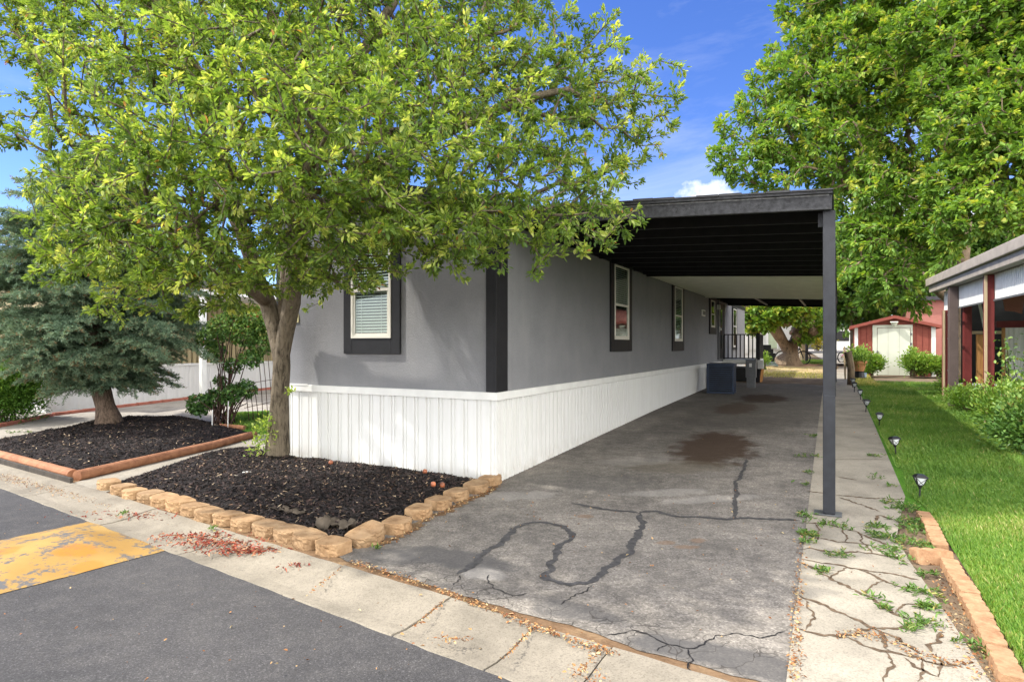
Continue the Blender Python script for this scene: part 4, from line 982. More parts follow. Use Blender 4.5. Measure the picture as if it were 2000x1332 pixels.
mb = MB(); slab(mb, CLEN, CLEN+.05, .035, CV, -.02, .136); mb.build('rear_beam', under_m, cp)
for i, u_ in enumerate((.28, 5.8, 10.6, 15.2)):
    v_ = 3.228; gz = zu(u_)
    mb = MB(); v_ = v_ if i == 0 else 3.20; w = .049 if i == 0 else .035; mb.hbox(u_-w, u_+w, v_-w, v_+w, gz+.012, cz(v_)-.001); po = mb.build('post', post_paint, cp, bevel=.004)
    if i: continue
    mb = MB(); mb.hbox(u_-.09, u_+.08, v_-.12, v_+.10, gz+.006, gz+.012); mb.build('base_plate', grey_metal, po)
    if i == 0:
        mb = MB(); mb.hbox(u_-w-.014, u_-w-.001, v_-w+.004, v_+w-.002, gz+.02, gz+1.05); mb.build('splice_board', post_paint, po, bevel=.002)
        mb = MB(); mb.hbox(u_+.055, u_+.085, v_-.09, v_-w-.001, cz(v_)-.12, cz(v_)-.002); mb.build('bracket', post_paint, po)

# ================================================================ BESIDE THE DRIVEWAY END
# condenser
u0 = 10.75; c0 = H(u0, .62); gz = zu(u0)
ac = thing('condenser_unit', 'navy blue louvred air conditioning unit beside the white skirting', 'air conditioner', (c0.x, c0.y, gz), hang-math.pi/2+R(4))
def lb(mb, x0, x1, y0, y1, z0, z1, o): 
    M_ = XF[o.name]; vs = [M_@Vector(p) for p in ((x0, y0, z0), (x1, y0, z0), (x1, y1, z0), (x0, y1, z0), (x0, y0, z1), (x1, y0, z1), (x1, y1, z1), (x0, y1, z1))]; mb.hexa(vs)
mb = MB(); lb(mb, -.29, .29, -.29, .29, .03, .70, ac); mb.build('coil', dark_in, ac)
mb = MB()
for sx_, sy_ in ((-1, -1), (1, -1), (-1, 1), (1, 1)): lb(mb, sx_*.33-(.05 if sx_ > 0 else 0), sx_*.33+(.05 if sx_ < 0 else 0), sy_*.33-(.05 if sy_ > 0 else 0), sy_*.33+(.05 if sy_ < 0 else 0), .0, .74, ac)
lb(mb, -.335, .335, -.335, .335, .70, .75, ac); lb(mb, -.335, .335, -.335, .335, -.005, .05, ac); mb.build('cabinet', blue_metal, ac, bevel=.008)
mb = MB()
for k in range(12):
    z = .075+k*.053
    for (x0, x1, y0, y1) in ((-.28, .28, -.33, -.30), (-.28, .28, .30, .33), (-.33, -.30, -.28, .28), (.30, .33, -.28, .28)): lb(mb, x0, x1, y0, y1, z, z+.028, ac)
mb.build('louvres', blue_metal, ac)
mb = MB(); mb.lathe((c0.x, c0.y, gz+.75), [(.30, 0), (.30, .012), (.27, .014), (.27, .002)], 24); mb.build('fan_grille', black_metal, ac)
# meter pedestal
u0 = 13.2; p = G(1467, 757); c0 = Vector((p.x, p.y, p.z)); pe = thing('meter_pedestal', 'grey electric meter cabinet standing in front of the deck', 'electric box', c0, hang-math.pi/2)
mb = MB(); lb(mb, -.11, .11, -.08, .08, 0, .28, pe); mb.build('stand', grey_metal, pe, bevel=.005)
mb = MB(); lb(mb, -.135, .135, -.10, .10, .28, .78, pe); bx_ = mb.build('cabinet', grey_metal, pe, bevel=.008)
mb = MB(); lb(mb, -.04, .03, -.107, -.10, .58, .68, pe); mb.build('window', white_paint, bx_, bevel=.01)
mb = MB(); lb(mb, .10, .15, -.11, .11, .70, .80, pe); mb.build('hood', grey_metal, pe)
# a few dark machines and pipes under the deck
o_ = thing('storage_bin', 'dark plastic bin pushed under the deck behind the blue unit', 'bin', H(14.9, .45, zu(14.9)), hang-math.pi/2)
mb = MB(); lb(mb, -.3, .3, -.25, .25, 0, .42, o_); mb.build('tub', black_metal, o_, bevel=.02)
mb = MB(); lb(mb, -.32, .32, -.27, .27, .42, .46, o_); mb.build('lid', grey_metal, o_, bevel=.01)
# deck
dk = thing('entry_deck', 'raised deck with black metal railing at the side door of the grey home', 'deck', H(14.6, .5, zu(14.6)), hang-math.pi/2)
DU0, DU1, DW, DZ = 14.55, 16.1, 1.08, 1.05
mb = MB(); mb.hbox(DU0, DU1, .05, DW, DZ-.05, DZ); mb.hbox(DU0-.01, DU0+.03, .05, DW, DZ-.12, DZ-.05); mb.build('platform', house_white, dk, bevel=.004)
for (a, b) in ((DU0+.05, .2), (DU0+.05, DW-.06), (DU1-.05, .2), (DU1-.05, DW-.06)): mb = MB(); mb.hbox(a-.045, a+.045, b-.045, b+.045, zu(a)-.02, DZ-.05); mb.build('leg', black_paint, dk)
def rail(a, b, n, solid=False):
    a, b = Vector(a), Vector(b); mb = MB(); t = Vector((0, 0, 1))
    mb.bar(a+t*.78, b+t*.78, .045, .03); mb.bar(a+t*.04, b+t*.04, .03, .03)
    for i in range(n+1):
        q = a.lerp(b, i/n); w = .034 if 0 < i < n else .05; mb.bar(q+t*(.055 if 0 < i < n else 0), q+t*.765, w)
    return mb.build('railing', black_metal, dk)
rail(H(DU0+.02, .08, DZ), H(DU0+.02, DW-.03, DZ), 8); rail(H(DU0+.06, DW-.03, DZ), H(DU1, DW-.03, DZ), 14)
mb = MB(); q = H(DU0+.06, DW-.02); mb.hbox(DU0-.02, DU0+.05, DW-.03, DW+.06, zu(14)-.02, DZ+.82); mb.build('newel_post', black_paint, dk)
for i in range(4):
    mb = MB(); a = DU1-.1
    mb = MB(); z = DZ-.15*(i+1); mb.hbox(DU1+.001+.26*i, DU1+.26*(i+1), .15, DW-.1, z-.04, z); mb.build('step', black_paint, dk)
mb = MB(); mb.hbox(DU0-.09, DU0-.02, DW+.0, DW+.17, 1.03-.26, 1.04); o = mb.build('junction_box', beige if False else house_white, None, bevel=.008); tag(o, 'small pale utility box fixed to the outer deck post', 'utility box'); rebase(o)
for i in range(2):
    mb = MB(); mb.bar(H(DU0+.1+.12*i, DW+.05+.03*i, zu(14.6)), H(DU0+.12*i, DW+.14, .86-.1*i), .05, .02); o = mb.build('wood_board', orange_wood); tag(o, ['orange board leaning on the outer deck post, the nearer of the pair', 'shorter orange board leaning behind its twin at the deck post'][i], 'board', 'boards leaning at the deck'); rebase(o)

# ================================================================ SOLAR LIGHTS
def lightmesh():
    t = thing('solar_path_light', 'x', 'garden light', (0, 0, 0))
    mb = MB(); mb.tube([(0, 0, -.05), (0, 0, .12)], .008, 8); mb.lathe((0, 0, .10), [(.008, 0), (.018, .015), (.02, .03), (.03, .034)], 10); mb.build('stake', black_metal, t)
    mb = MB()
    def ring(r, z): return [(r*x, r*y, z) for x, y in ((-1, -1), (1, -1), (1, 1), (-1, 1))]
    mb.hexa([Vector(p) for p in ring(.020, .135)+ring(.044, .205)]); mb.build('lens', solar_glass, t, bevel=.004)
    mb = MB(); mb.hexa([Vector(p) for p in ring(.058, .205)+ring(.056, .214)]); mb.hexa([Vector(p) for p in ring(.055, .2145)+ring(.034, .236)]); cap = mb.build('cap', black_metal, t, bevel=.003)
    mb = MB(); mb.hexa([Vector(p) for p in ring(.030, .2365)+ring(.030, .239)]); mb.build('solar_panel', blue_metal, cap)
    mb = MB()
    for a, b in zip(range(4), (1, 2, 3, 0)):
        lo, hi = ring(.0225, .135), ring(.0465, .205); mid = lambda p, q: tuple((x+y)/2 for x, y in zip(p, q))
        mb.bar(lo[a], hi[a], .005); c_ = mid(mid(lo[a], hi[b]), mid(lo[b], hi[a])); k_ = 1.06
        mb.bar((lo[a][0]*1.04, lo[a][1]*1.04, lo[a][2]), (hi[b][0]*1.02, hi[b][1]*1.02, hi[b][2]), .004); mb.bar((lo[b][0]*1.04, lo[b][1]*1.04, lo[b][2]), (hi[a][0]*1.02, hi[a][1]*1.02, hi[a][2]), .004)
    mb.build('cage', black_metal, t); return t
def copy_tree(o, parent=None):
    c = o.copy(); C.objects.link(c); c.parent = parent
    for ch in [x for x in bpy.data.objects if x.parent == o]: copy_tree(ch, c)
    return c
L0 = lightmesh(); L0['group'] = 'solar lights along the lawn edge'
for i, (x, y) in enumerate(((1796, 974), (1750.5, 889), (1717, 834), (1691, 805), (1681, 781), (1668.5, 766), (1665, 757))):
    p = G(x, y); o = L0 if i == 0 else copy_tree(L0); s_ = (.98, 1.0, 1.0, 1.05, 1.0, 1.1, 1.1)[i]
    o.location = (p.x, p.y, p.z); o.rotation_euler = (R((3, -4, 2, 4, -3, 0, 3)[i]), R((4, 5, -2, 2, 2, -4, 2)[i]), hang+R((10, 25, 0, 15, 5, 12, 20)[i])); o.scale = (s_,)*3
    o['label'] = 'black solar path light with caged white lens, %s from the camera along the lawn' % ('nearest one' if i == 0 else ORD[i])

# ================================================================ SCALLOPED EDGING
def edging_mesh(n):
    mb = MB(); L_ = .078*n; w = .042
    pr = []
    for i in range(n):
        for k in range(6):
            a = math.pi*k/6; pr.append((i*.078+.039-.039*math.cos(a), .012*math.sin(a)))
    pr.append((L_, 0)); m_ = len(pr); z0, z1 = -.06, .045
    vs = [(x, w+s_, z0) for x, s_ in pr]+[(x, -w-s_, z0) for x, s_ in pr]+[(x, (w+s_)*.95, z1) for x, s_ in pr]+[(x, -(w+s_)*.95, z1) for x, s_ in pr]
    fs = []
    for i in range(m_-1): fs += [(i, i+1, 2*m_+i+1, 2*m_+i), (m_+i, m_+i+1, 3*m_+i+1, 3*m_+i), (2*m_+i, 2*m_+i+1, 3*m_+i+1, 3*m_+i)]
    fs += [(0, m_, 3*m_, 2*m_), (m_-1, 2*m_-1, 4*m_-1, 3*m_-1)]
    mb.add(vs, fs); me = bpy.data.meshes.new('scalloped_edging'); me.from_pydata([tuple(v) for v in mb.v], [], mb.f)
    bm = bmesh.new(); bm.from_mesh(me); bmesh.ops.recalc_face_normals(bm, faces=bm.faces); bm.to_mesh(me); bm.free(); me.materials.append(edge_m); return me
edge_m = M('salmon_edging', .9, .15); f_ = edge_m.noise(14, 7, .7); edge_m.col(edge_m.ramp(f_, [(.3, (.25, .13, .07)), (.6, (.41, .25, .14)), (.8, (.52, .35, .22))])); edge_m.bump(edge_m.noise(60, 5, .7), .6, .008); edge_m = edge_m.m
em = {n: edging_mesh(n) for n in (3, 4, 5)}
ep = [((1805, 1003), (1822, 1035), 4), ((1822, 1036), (1843, 1076), 4), ((1852, 1103), (1874, 1126), 3), ((1875, 1128), (1898, 1172), 4), ((1899, 1175), (1925, 1250), 5), ((1926, 1254), (1958, 1330), 5)]
ep = [(1802, 1003, 1843, 1078, 2), (1853, 1103, 1985, 1345, 5)]; cnt = 0
for (x0, y0, x1, y1, k) in ep:
    a, b = G(x0, y0), G(x1, y1)
    for i in range(k):
        p, q = a.lerp(b, i/k), a.lerp(b, (i+.97)/k); d = q-p; L_ = d.length; n_ = min((3, 4, 5), key=lambda n: abs(n*.078-L_))
        o = bpy.data.objects.new('scalloped_edging', em[n_]); C.objects.link(o); o.location = (p.x, p.y, random.uniform(-.005, .008)); o.rotation_euler = (R(random.uniform(-4, 4)), R(random.uniform(-2, 2)), math.atan2(d.y, d.x)+R(random.uniform(-3, 3)))
        o.scale = (L_/(n_*.078), 1, 1)
        tag(o, 'salmon scalloped edging stone at the lawn, %s' % (['farthest of the upper run', 'nearer of the upper run', 'farthest of the lower run', 'second of the lower run', 'middle of the lower run', 'second nearest of the lower run', 'nearest of the lower run'][cnt]), 'edging stone', 'scalloped edging stones'); cnt += 1
p = G(1817, 1096); o = bpy.data.objects.new('scalloped_edging', em[3]); C.objects.link(o); o.location = (p.x-.10, p.y+.02, .03); o.rotation_euler = (R(80), 0, R(-6)); tag(o, 'salmon edging stone fallen on its side in the gap', 'edging stone', 'scalloped edging stones')

# apples and stones on the mulch
def apple(px, py, r, label):
    p = G(px, py, .09); z = h1(p.x, p.y); p = G(px, py, z); z = h1(p.x, p.y)+.012; r = .027
    mb = MB(); mb.lathe((p.x, p.y, z), [(.15*r, .12*r), (.6*r, .02*r), (.95*r, .5*r), (1.0*r, .95*r), (.85*r, 1.5*r), (.5*r, 1.8*r), (.12*r, 1.7*r)], 14)
    a = mb.build('apple', apple_m, smooth=True); tag(a, label, 'apple', 'windfall apples on the mulch'); rebase(a)
for i, (x, y, l) in enumerate(((646, 910, 'pale windfall apple nearest the tree trunk'), (695, 898, 'red windfall apple closest to the white skirting'), (792, 904, 'red windfall apple left of the touching pair'), (830, 916, 'upper apple of the pair near the skirting'), (830, 928, 'lower apple of the pair near the skirting'), (846, 960, 'dark windfall apple beside the driveway blocks'), (864, 964, 'orange windfall apple nearest the driveway blocks'))):
    apple(x, y, .024, l)
def stone(px, py, r, label, col):
    p = G(px, py, .09); mb = MB(); mb.lathe((p.x, p.y, h1(p.x, p.y)), [(.5*r, 0), (r, .15*r), (.9*r, .35*r), (.4*r, .45*r)], 9); a = mb.build('stone', col, smooth=True); a.scale = (1.5, .8, 1)
    rebase(a); tag(a, label, 'stone', 'pale stones on the mulch')
stone(482, 929, .035, 'white stone on the mulch, right of its two neighbours', white_paint); stone(460, 935, .03, 'grey stone between two others on the mulch', conc); stone(428, 937, .03, 'leftmost grey stone on the mulch', conc)

# torn landscape fabric at the corner
rng = np.random.default_rng(3)
def rag(px, py, w, d, h, rot, label):
    c = G(px, py); nx, ny = 14, 8; vs = []
    for j in range(ny+1):
        for i in range(nx+1):
            x, y = (i/nx-.5)*w, (j/ny-.5)*d; e = .012*math.sin(i*2.1+j); z = .07+h*(.5+1.1*mnoise.noise(Vector((x*20, y*20, px))))+h*.5*mnoise.noise(Vector((x*55, y*55, px)))
            vs.append((c.x+x*math.cos(rot)-y*math.sin(rot)+e, c.y+x*math.sin(rot)+y*math.cos(rot)+e, z))
    mb = MB(); mb.add(vs, [(j*(nx+1)+i, j*(nx+1)+i+1, (j+1)*(nx+1)+i+1, (j+1)*(nx+1)+i) for j in range(ny) for i in range(nx)])
    o = mb.build('landscape_fabric', fabric_m, smooth=True); s_ = o.modifiers.new('thick', 'SOLIDIFY'); s_.thickness = .003; tag(o, label, 'fabric', 'torn fabric scraps'); rebase(o)
rag(655, 1046, .34, .14, .07, R(-20), 'torn grey brown landscape fabric bunched at the corner of the block border')
rag(560, 1018, .42, .06, .05, R(-28), 'strip of torn fabric showing above the block row')

# ================================================================ APPLE TREE
def sph(px, py, Y, r, zs=.85): p = at(px, py, Y); return (p.x, p.y, p.z, r, zs)
ab = at(543, 888, 7.75); base = Vector((ab.x, ab.y, .02))
def Pt(px, py, Y): return tuple(at(px, py, Y))
trunk_lo = [(base.x, base.y, 0), Pt(545, 880, 7.75), Pt(543, 820, 7.76), Pt(546, 760, 7.78), Pt(549, 700, 7.76)]
limbs = [trunk_lo+[Pt(557, 650, 7.72), Pt(568, 590, 7.6), Pt(575, 520, 7.4), Pt(585, 440, 7.1), Pt(600, 340, 6.8), Pt(650, 200, 6.5), Pt(760, 20, 6.4), Pt(860, -160, 6.4)],
         [Pt(549, 700, 7.76), Pt(536, 640, 7.85), Pt(520, 590, 7.9), Pt(490, 500, 7.6), Pt(455, 410, 7.2), Pt(430, 320, 6.9), Pt(380, 180, 6.6), Pt(300, 0, 6.4)],
         [Pt(585, 440, 7.1), Pt(720, 330, 6.4), Pt(880, 250, 5.9), Pt(1040, 190, 5.7), Pt(1180, 160, 5.8)],
         [Pt(575, 520, 7.4), Pt(700, 470, 6.4), Pt(860, 430, 5.5), Pt(1020, 400, 5.1)],
         [Pt(600, 340, 6.8), Pt(560, 180, 6.8), Pt(505, 40, 6.9), Pt(480, -100, 7)],
         [Pt(455, 410, 7.2), Pt(300, 380, 6.4), Pt(150, 340, 6.0), Pt(30, 260, 5.8)],
         [Pt(520, 590, 7.9), Pt(440, 520, 6.6), Pt(400, 470, 5.4), Pt(380, 430, 4.6)],
         [Pt(575, 520, 7.4), Pt(580, 420, 5.8), Pt(600, 340, 4.6), Pt(640, 260, 4.0)],
         [Pt(880, 250, 5.9), Pt(900, 120, 5.9), Pt(950, 0, 6.0)]]
ab_blobs = [sph(*a) for a in (
    # outer right
    (1250, 215, 5.8, .42), (1180, 150, 5.9, .5), (1290, 165, 5.7, .25), (1150, 290, 5.7, .55), (1230, 300, 5.6, .35), (1130, 400, 5.3, .45), (1190, 415, 5.0, .30), (1225, 440, 4.9, .16), (1140, 455, 4.9, .25), (1080, 470, 4.9, .3), (1040, 100, 6.0, .6), (1170, 60, 6.1, .25), (1030, 220, 5.7, .7), (1010, 360, 5.2, .65), (1090, 180, 5.8, .5), (1165, 350, 5.5, .35), (1040, 30, 6.2, .25),
    # middle
    (900, 60, 6.0, .75), (880, 200, 5.2, .8), (900, 350, 4.9, .75), (920, 440, 4.7, .5), (800, 430, 4.6, .6), (740, 300, 4.3, .8), (740, 120, 5.2, .9), (640, 20, 6.0, 1.0), (820, -80, 6.2, .9), (700, 470, 4.9, .5), (860, 480, 5.0, .3), (600, 250, 4.0, .7), (640, 400, 4.6, .65), (650, 500, 5.6, .5), (560, 500, 6.0, .6), (500, 390, 4.4, .75),
    (560, 120, 5.0, .9), (500, -60, 6.3, 1.0), (420, 220, 4.4, .8), (430, 60, 5.4, .9), (380, 420, 4.6, .75), (420, 520, 5.4, .55), (330, 520, 5.4, .6), (250, 560, 5.8, .42), (470, 560, 6.4, .35), (590, 560, 6.6, .3),
    # left
    (280, 380, 5.0, .75), (290, 200, 5.0, .8), (280, 30, 5.6, .9), (180, 120, 5.6, .6), (140, 20, 5.9, .7), (40, 50, 6.0, .5), (-30, 30, 6.2, .5), (30, 235, 6.0, .32), (100, 250, 5.8, .35), (180, 260, 5.6, .5), (170, 460, 5.4, .45), (200, 360, 5.4, .45), (120, 520, 5.4, .25), (-60, 230, 6.1, .4), (230, 470, 5.2, .55), (60, 130, 6.0, .22),
    (1318, 150, 5.7, .12), (1205, 50, 6.1, .14), (1300, 250, 5.6, .14), (90, 545, 5.3, .16), (110, 480, 5.5, .2), (60, 400, 5.8, .2), (200, 600, 5.8, .14), (350, 590, 5.6, .2), (1065, 520, 4.8, .14), (960, 520, 4.8, .18), (300, -120, 6.4, 1.0), (650, -200, 6.5, 1.1), (100, -100, 6.4, .9), (950, -60, 6.4, .6), (700, 200, 7.2, .9), (560, 0, 7.6, 1.0), (850, 150, 7.0, .8), (760, 380, 7.2, .6))]
def ap_fix(N, rad):
    r = rad.copy()
    for i in range(len(N)):
        z = N[i][2]; dx = math.hypot(N[i][0]-base.x, N[i][1]-base.y)
        if dx < .7 and z < 2.3:
            if z < 1.4: r[i] = (.155-.09*z) if z < .5 else .110-.012*(z-.5)
            else: r[i] = max(r[i], .075-.012*(z-1.4)) if r[i] > .03 else r[i]
    return r
def apple_cut(T):                            # keep clear of the home's roof, walls and of the porch side
    u = (T[:, 0]-CX)*DX+(T[:, 1]-CY)*DY; v = (T[:, 0]-CX)*DY-(T[:, 1]-CY)*DX
    inside = (u > -.12) & (v < 3.4) & (v > -HW-.1) & (T[:, 2] < 3.5)
    return (~inside) & (T[:, 1] > 2.6)
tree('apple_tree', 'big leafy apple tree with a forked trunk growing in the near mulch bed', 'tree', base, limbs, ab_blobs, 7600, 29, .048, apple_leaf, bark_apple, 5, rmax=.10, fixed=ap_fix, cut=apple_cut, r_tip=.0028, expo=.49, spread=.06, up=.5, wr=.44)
# second stem hugging the trunk + suckers belong to the same tree
at_ = bpy.data.objects['apple_tree']
mb = MB(); mb.tube([Pt(555, 885, 7.85), Pt(556, 780, 7.86), Pt(558, 720, 7.88), Pt(557, 640, 7.9), Pt(550, 600, 7.9), Pt(556, 520, 7.6)], [.075, .055, .06, .055, .05, .04], 16, .3, 3)
mb.tube([Pt(532, 880, 7.72), Pt(535, 800, 7.70), Pt(540, 740, 7.72), Pt(543, 690, 7.74)], [.075, .05, .045, .03], 14, .35, 7); mb.build('side_stem', bark_apple, at_, smooth=True)
rng = np.random.default_rng(9); sp_ = []
for (x, y, n, s_) in ((513, 845, 90, .07), (508, 868, 70, .07), (520, 825, 50, .05), (566, 763, 26, .03), (500, 880, 30, .08), (575, 555, 60, .1)):
    q = np.array(at(x, y, 7.55)); sp_.append(q+rng.normal(size=(n, 3))*s_)
sp_ = np.concatenate(sp_); _sk = leaves('suckers', sp_, rng.normal(size=sp_.shape)+np.array([0, 0, .6]), rng.uniform(.035, .065, len(sp_)), apple_leaf, rng, at_, .5, rng.uniform(.5, .96, len(sp_))); _sk['kind'] = 'stuff'

# ================================================================ SPRUCE
def spruce():
    rng = np.random.default_rng(33); p = G(214, 838); b = Vector((p.x, p.y, 0)); t = thing('blue_spruce', 'dense blue green spruce with drooping branches in the far mulch bed', 'tree', b)
    top = Vector((b.x-.25, b.y+.1, 5.0)); lean = lambda z: Vector((b.x-.22*max(0, min(1, (z-.1)/1.0))*1.0-.03*z, b.y+.02*z, z))
    pts = [lean(z) for z in np.linspace(-.02, 5.0, 24)]; mb = MB(); mb.tube(pts, [max(.02, (.20 if i == 0 else .165)*(1-i/25)+(.05 if i < 2 else 0)) for i in range(24)], 14, .18, 2)
    Vn = []; Fc = 0; NP = []; ND = []; NT = []
    z = .78
    while z < 5.0:
        f = (z-.78)/4.22; R_ = (2.5*(1-f)**.6+.10)*(1.0 if z > 1.7 else .40+.6*(z-.78)/.92); nb = int(10 if f < .6 else 8)
        a0 = rng.uniform(0, 6.28)
        for k in range(nb):
            a = a0+6.283*k/nb+rng.normal(0, .2); L_ = R_*rng.uniform(.62, 1.1); rz = rng.normal(0, .10); dr = np.array([math.cos(a), math.sin(a), 0]); c = np.array(lean(z))
            m_ = max(5, int(L_/.075)); path = []
            for i in range(m_+1):
                s_ = i/m_; path.append(c+dr*L_*s_+np.array([0, 0, L_*((.30+.25*f+rz)*s_-((.30 if z < 1.5 else .40)-.25*f)*s_*s_-.06*s_**4)]))
            mb.tube(path[::2] if len(path) > 4 else path, [max(.004, .028*(1-i/len(path[::2]))) for i in range(len(path[::2]))] if len(path) > 4 else .01, 5, cap=False)
            side = np.cross(dr, [0, 0, 1])
            for i in range(max(1, int(m_*.18)), m_+1):
                q = path[i]; s_ = i/m_
                for sd in (-1, 1):
                    tl = (.16+.38*math.sin(math.pi*min(1, s_*.95+.12)))*rng.uniform(.7, 1.2)*min(1, L_*.8+.3)
                    dv = dr*rng.uniform(.5, .95)+side*sd*rng.uniform(.6, 1)+np.array([0, 0, rng.normal(-.12, .22)]); dv /= np.linalg.norm(dv)
                    nt = int(tl/.035)+2
                    for j in range(nt):
                        g = j/nt; w = q+dv*tl*g+np.array([0, 0, -.10*g*g*tl])
                        NP.append(w); ND.append(dv); NT.append(.30+.45*g+.25*s_+rng.normal(0, .07))
        z += .155 if f < .6 else .22
    mb.build('trunk', bark_spruce, t, smooth=True)
    NP = np.array(NP); ND = np.array(ND); NT = np.array(NT); k = 10; Ps = []; Ds = []; Ts = []
    for j in range(k):
        r = unit(rng.normal(size=NP.shape)); d = ND*1.0+r*.95+np.array([0, 0, .12]); Ps.append(NP+rng.normal(size=NP.shape)*.014); Ds.append(d); Ts.append(NT+rng.normal(0, .08, len(NT)))
    Ps, Ds, Ts = map(np.concatenate, (Ps, Ds, Ts)); n = len(Ps); Ds = unit(Ds); S = unit(np.cross(Ds, rng.normal(size=Ds.shape))); L_ = rng.uniform(.03, .06, (n, 1)); W = .0058
    V = np.stack([Ps-S*W, Ps+S*W, Ps+Ds*L_], 1).reshape(-1, 3); F = np.arange(n*3).reshape(-1, 3)
    inner = rng.uniform(0, 1, n) > .992; Ts[inner] = 1
    fast('crown', V, F, needle_m, np.repeat(np.clip(Ts, 0, 1), 3), t); print('spruce needles', n)
spruce()

# ================================================================ PLANTS LEFT
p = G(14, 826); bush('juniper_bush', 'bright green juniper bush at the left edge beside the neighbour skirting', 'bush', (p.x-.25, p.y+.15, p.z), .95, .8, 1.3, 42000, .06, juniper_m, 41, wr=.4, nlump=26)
def rose():
    rng = np.random.default_rng(44); c = G(432, 832); t = thing('rose_bush', 'tall climbing rose with dark canes behind the far mulch bed', 'rose', c)
    mb = MB(); Y0 = c.y; tips = []
    for i in range(34):
        a = rng.uniform(-1, 1); hgt = rng.uniform(.35, .8) if i < 22 else rng.uniform(1.2, 2.0); lean_ = a*rng.uniform(.2, .75) if i < 22 else rng.uniform(.0, .75)-.1
        b = c+Vector((rng.uniform(-.15, .22), rng.uniform(-.12, .12), 0)); e = c+Vector((lean_, rng.uniform(-.3, .3), hgt)); m_ = b.lerp(e, .5)+Vector((rng.normal()*.05, 0, .06))
        mb.tube([b, m_, e], [.014, .011, .006], 6, cap=False); tips.append((b, m_, e))
    mb.build('canes', cane_m, t, smooth=True)
    bl = [sph(x, y, Y0+dy, r) for x, y, dy, r in ((390, 790, 0, .22), (415, 780, .1, .2), (450, 770, 0, .22), (430, 745, .1, .12), (480, 760, .1, .2), (455, 715, .1, .16), (490, 700, 0, .2), (420, 690, .1, .2), (410, 660, .1, .22), (440, 640, 0, .3), (480, 650, 0, .3), (510, 670, .1, .25), (500, 625, .1, .28), (460, 615, 0, .2), (520, 640, .2, .25), (385, 800, 0, .12))]
    P = blob_points(bl, 9500, rng, .6); D = rng.normal(size=P.shape)+np.array([0, -.3, .2])
    tn = np.clip(.35+.35*(P[:, 2]-1.2)+rng.normal(0, .25, len(P)), 0, 1); leaves('foliage', P, D, rng.uniform(.03, .075, len(P)), rose_leaf, rng, t, .75, tn)
rose()
for i, (x, y, h_) in enumerate(((414, 844, .38), (445, 840, .50))):
    c = G(x, y); mb = MB(); mb.tube([(c.x, c.y, c.z), (c.x+.01, c.y, c.z+h_)], .008, 6); o = mb.build('garden_stake', white_paint); tag(o, ['short white stake in the mulch left of its taller neighbour', 'taller white stake in the mulch at the foot of the rose'][i], 'stake', 'thin stakes by the rose'); rebase(o)
tr = thing('iron_trellis', 'rusty iron trellis fence leaning in the grass beside the rose', 'trellis', G(505, 822))
for i in range(7):
    a = G(487+i*9, 826-i*2); e = a+Vector((-.12, .05, .75 if i < 3 else 1.35)); mb = MB(); mb.tube([a, a.lerp(e, .5)+Vector((.01, 0, 0)), e], .007, 6); mb.build('rod', rust_m, tr)
mb = MB()
for zz in (.28, .72): mb.bar(G(483, 826)+Vector((-.05, 0, zz)), G(545, 812)+Vector((-.05, 0, zz+.02)), .01); 
mb.build('crossbar', rust_m, tr)

# ================================================================ LEFT NEIGHBOUR
NL = thing('beige_mobile_home', 'beige corrugated mobile home with white skirting behind the blue spruce', 'mobile home', H(1.2, -12))
nb_c = G(90, 806); nu, nv_ = uv(nb_c.x, nb_c.y); NLn = 16
mb = MB(); mb.hbox(nu+.05, nu+NLn, nv_-4, nv_-.06, .98, 3.05); mb.build('wall', beige, NL)
mb = MB(); ribs(mb, H(nu, nv_-.01), dd, ed, NLn, lambda x: zu(nu+x)-.02, .98, .30, ((0, 0), (.012, -.01), (.018, -.01), (.03, 0), (.05, 0), (.053, -.005), (.056, 0), (.07, 0), (.073, -.005), (.076, 0))); ribs(mb, H(nu, nv_-4), ed, -dd, 4, lambda x: -.02, .98, .2); mb.build('skirt', skirt_m, NL)
mb = MB(); ribs(mb, H(nu+.05, nv_-.03), dd, ed, NLn, lambda x: 1.0, 3.0, .15, ((0, 0), (.03, 0), (.05, -.03), (.08, -.03))); mb.build('cladding', beige, NL)
mb = MB(); mb.hbox(nu-.02, nu+NLn, nv_-.012, nv_+.02, .96, 1.02); mb.build('skirt_cap', white_paint, NL)
mb = MB(); mb.hbox(nu-.1, nu+NLn, nv_-4.1, nv_+.1, 3.05, 3.2); mb.build('roof', roof_m, NL)
q = G(396, 790); a_, b_ = uv(q.x, q.y)
pc = thing('white_awning', 'white metal awning on a fluted post beside the beige home', 'awning', q)
mb = MB(); mb.hbox(a_-.06, a_+.06, b_-.06, b_+.06, q.z, 2.7); mb.hbox(a_-.025, a_+.025, b_-.075, b_-.061, q.z, 2.7); mb.build('post', white_paint, pc, bevel=.01)
mb = MB(); mb.hbox(a_-.1, a_+9, nv_+.12, b_+.12, 2.7, 2.8); mb.build('roof', white_paint, pc)
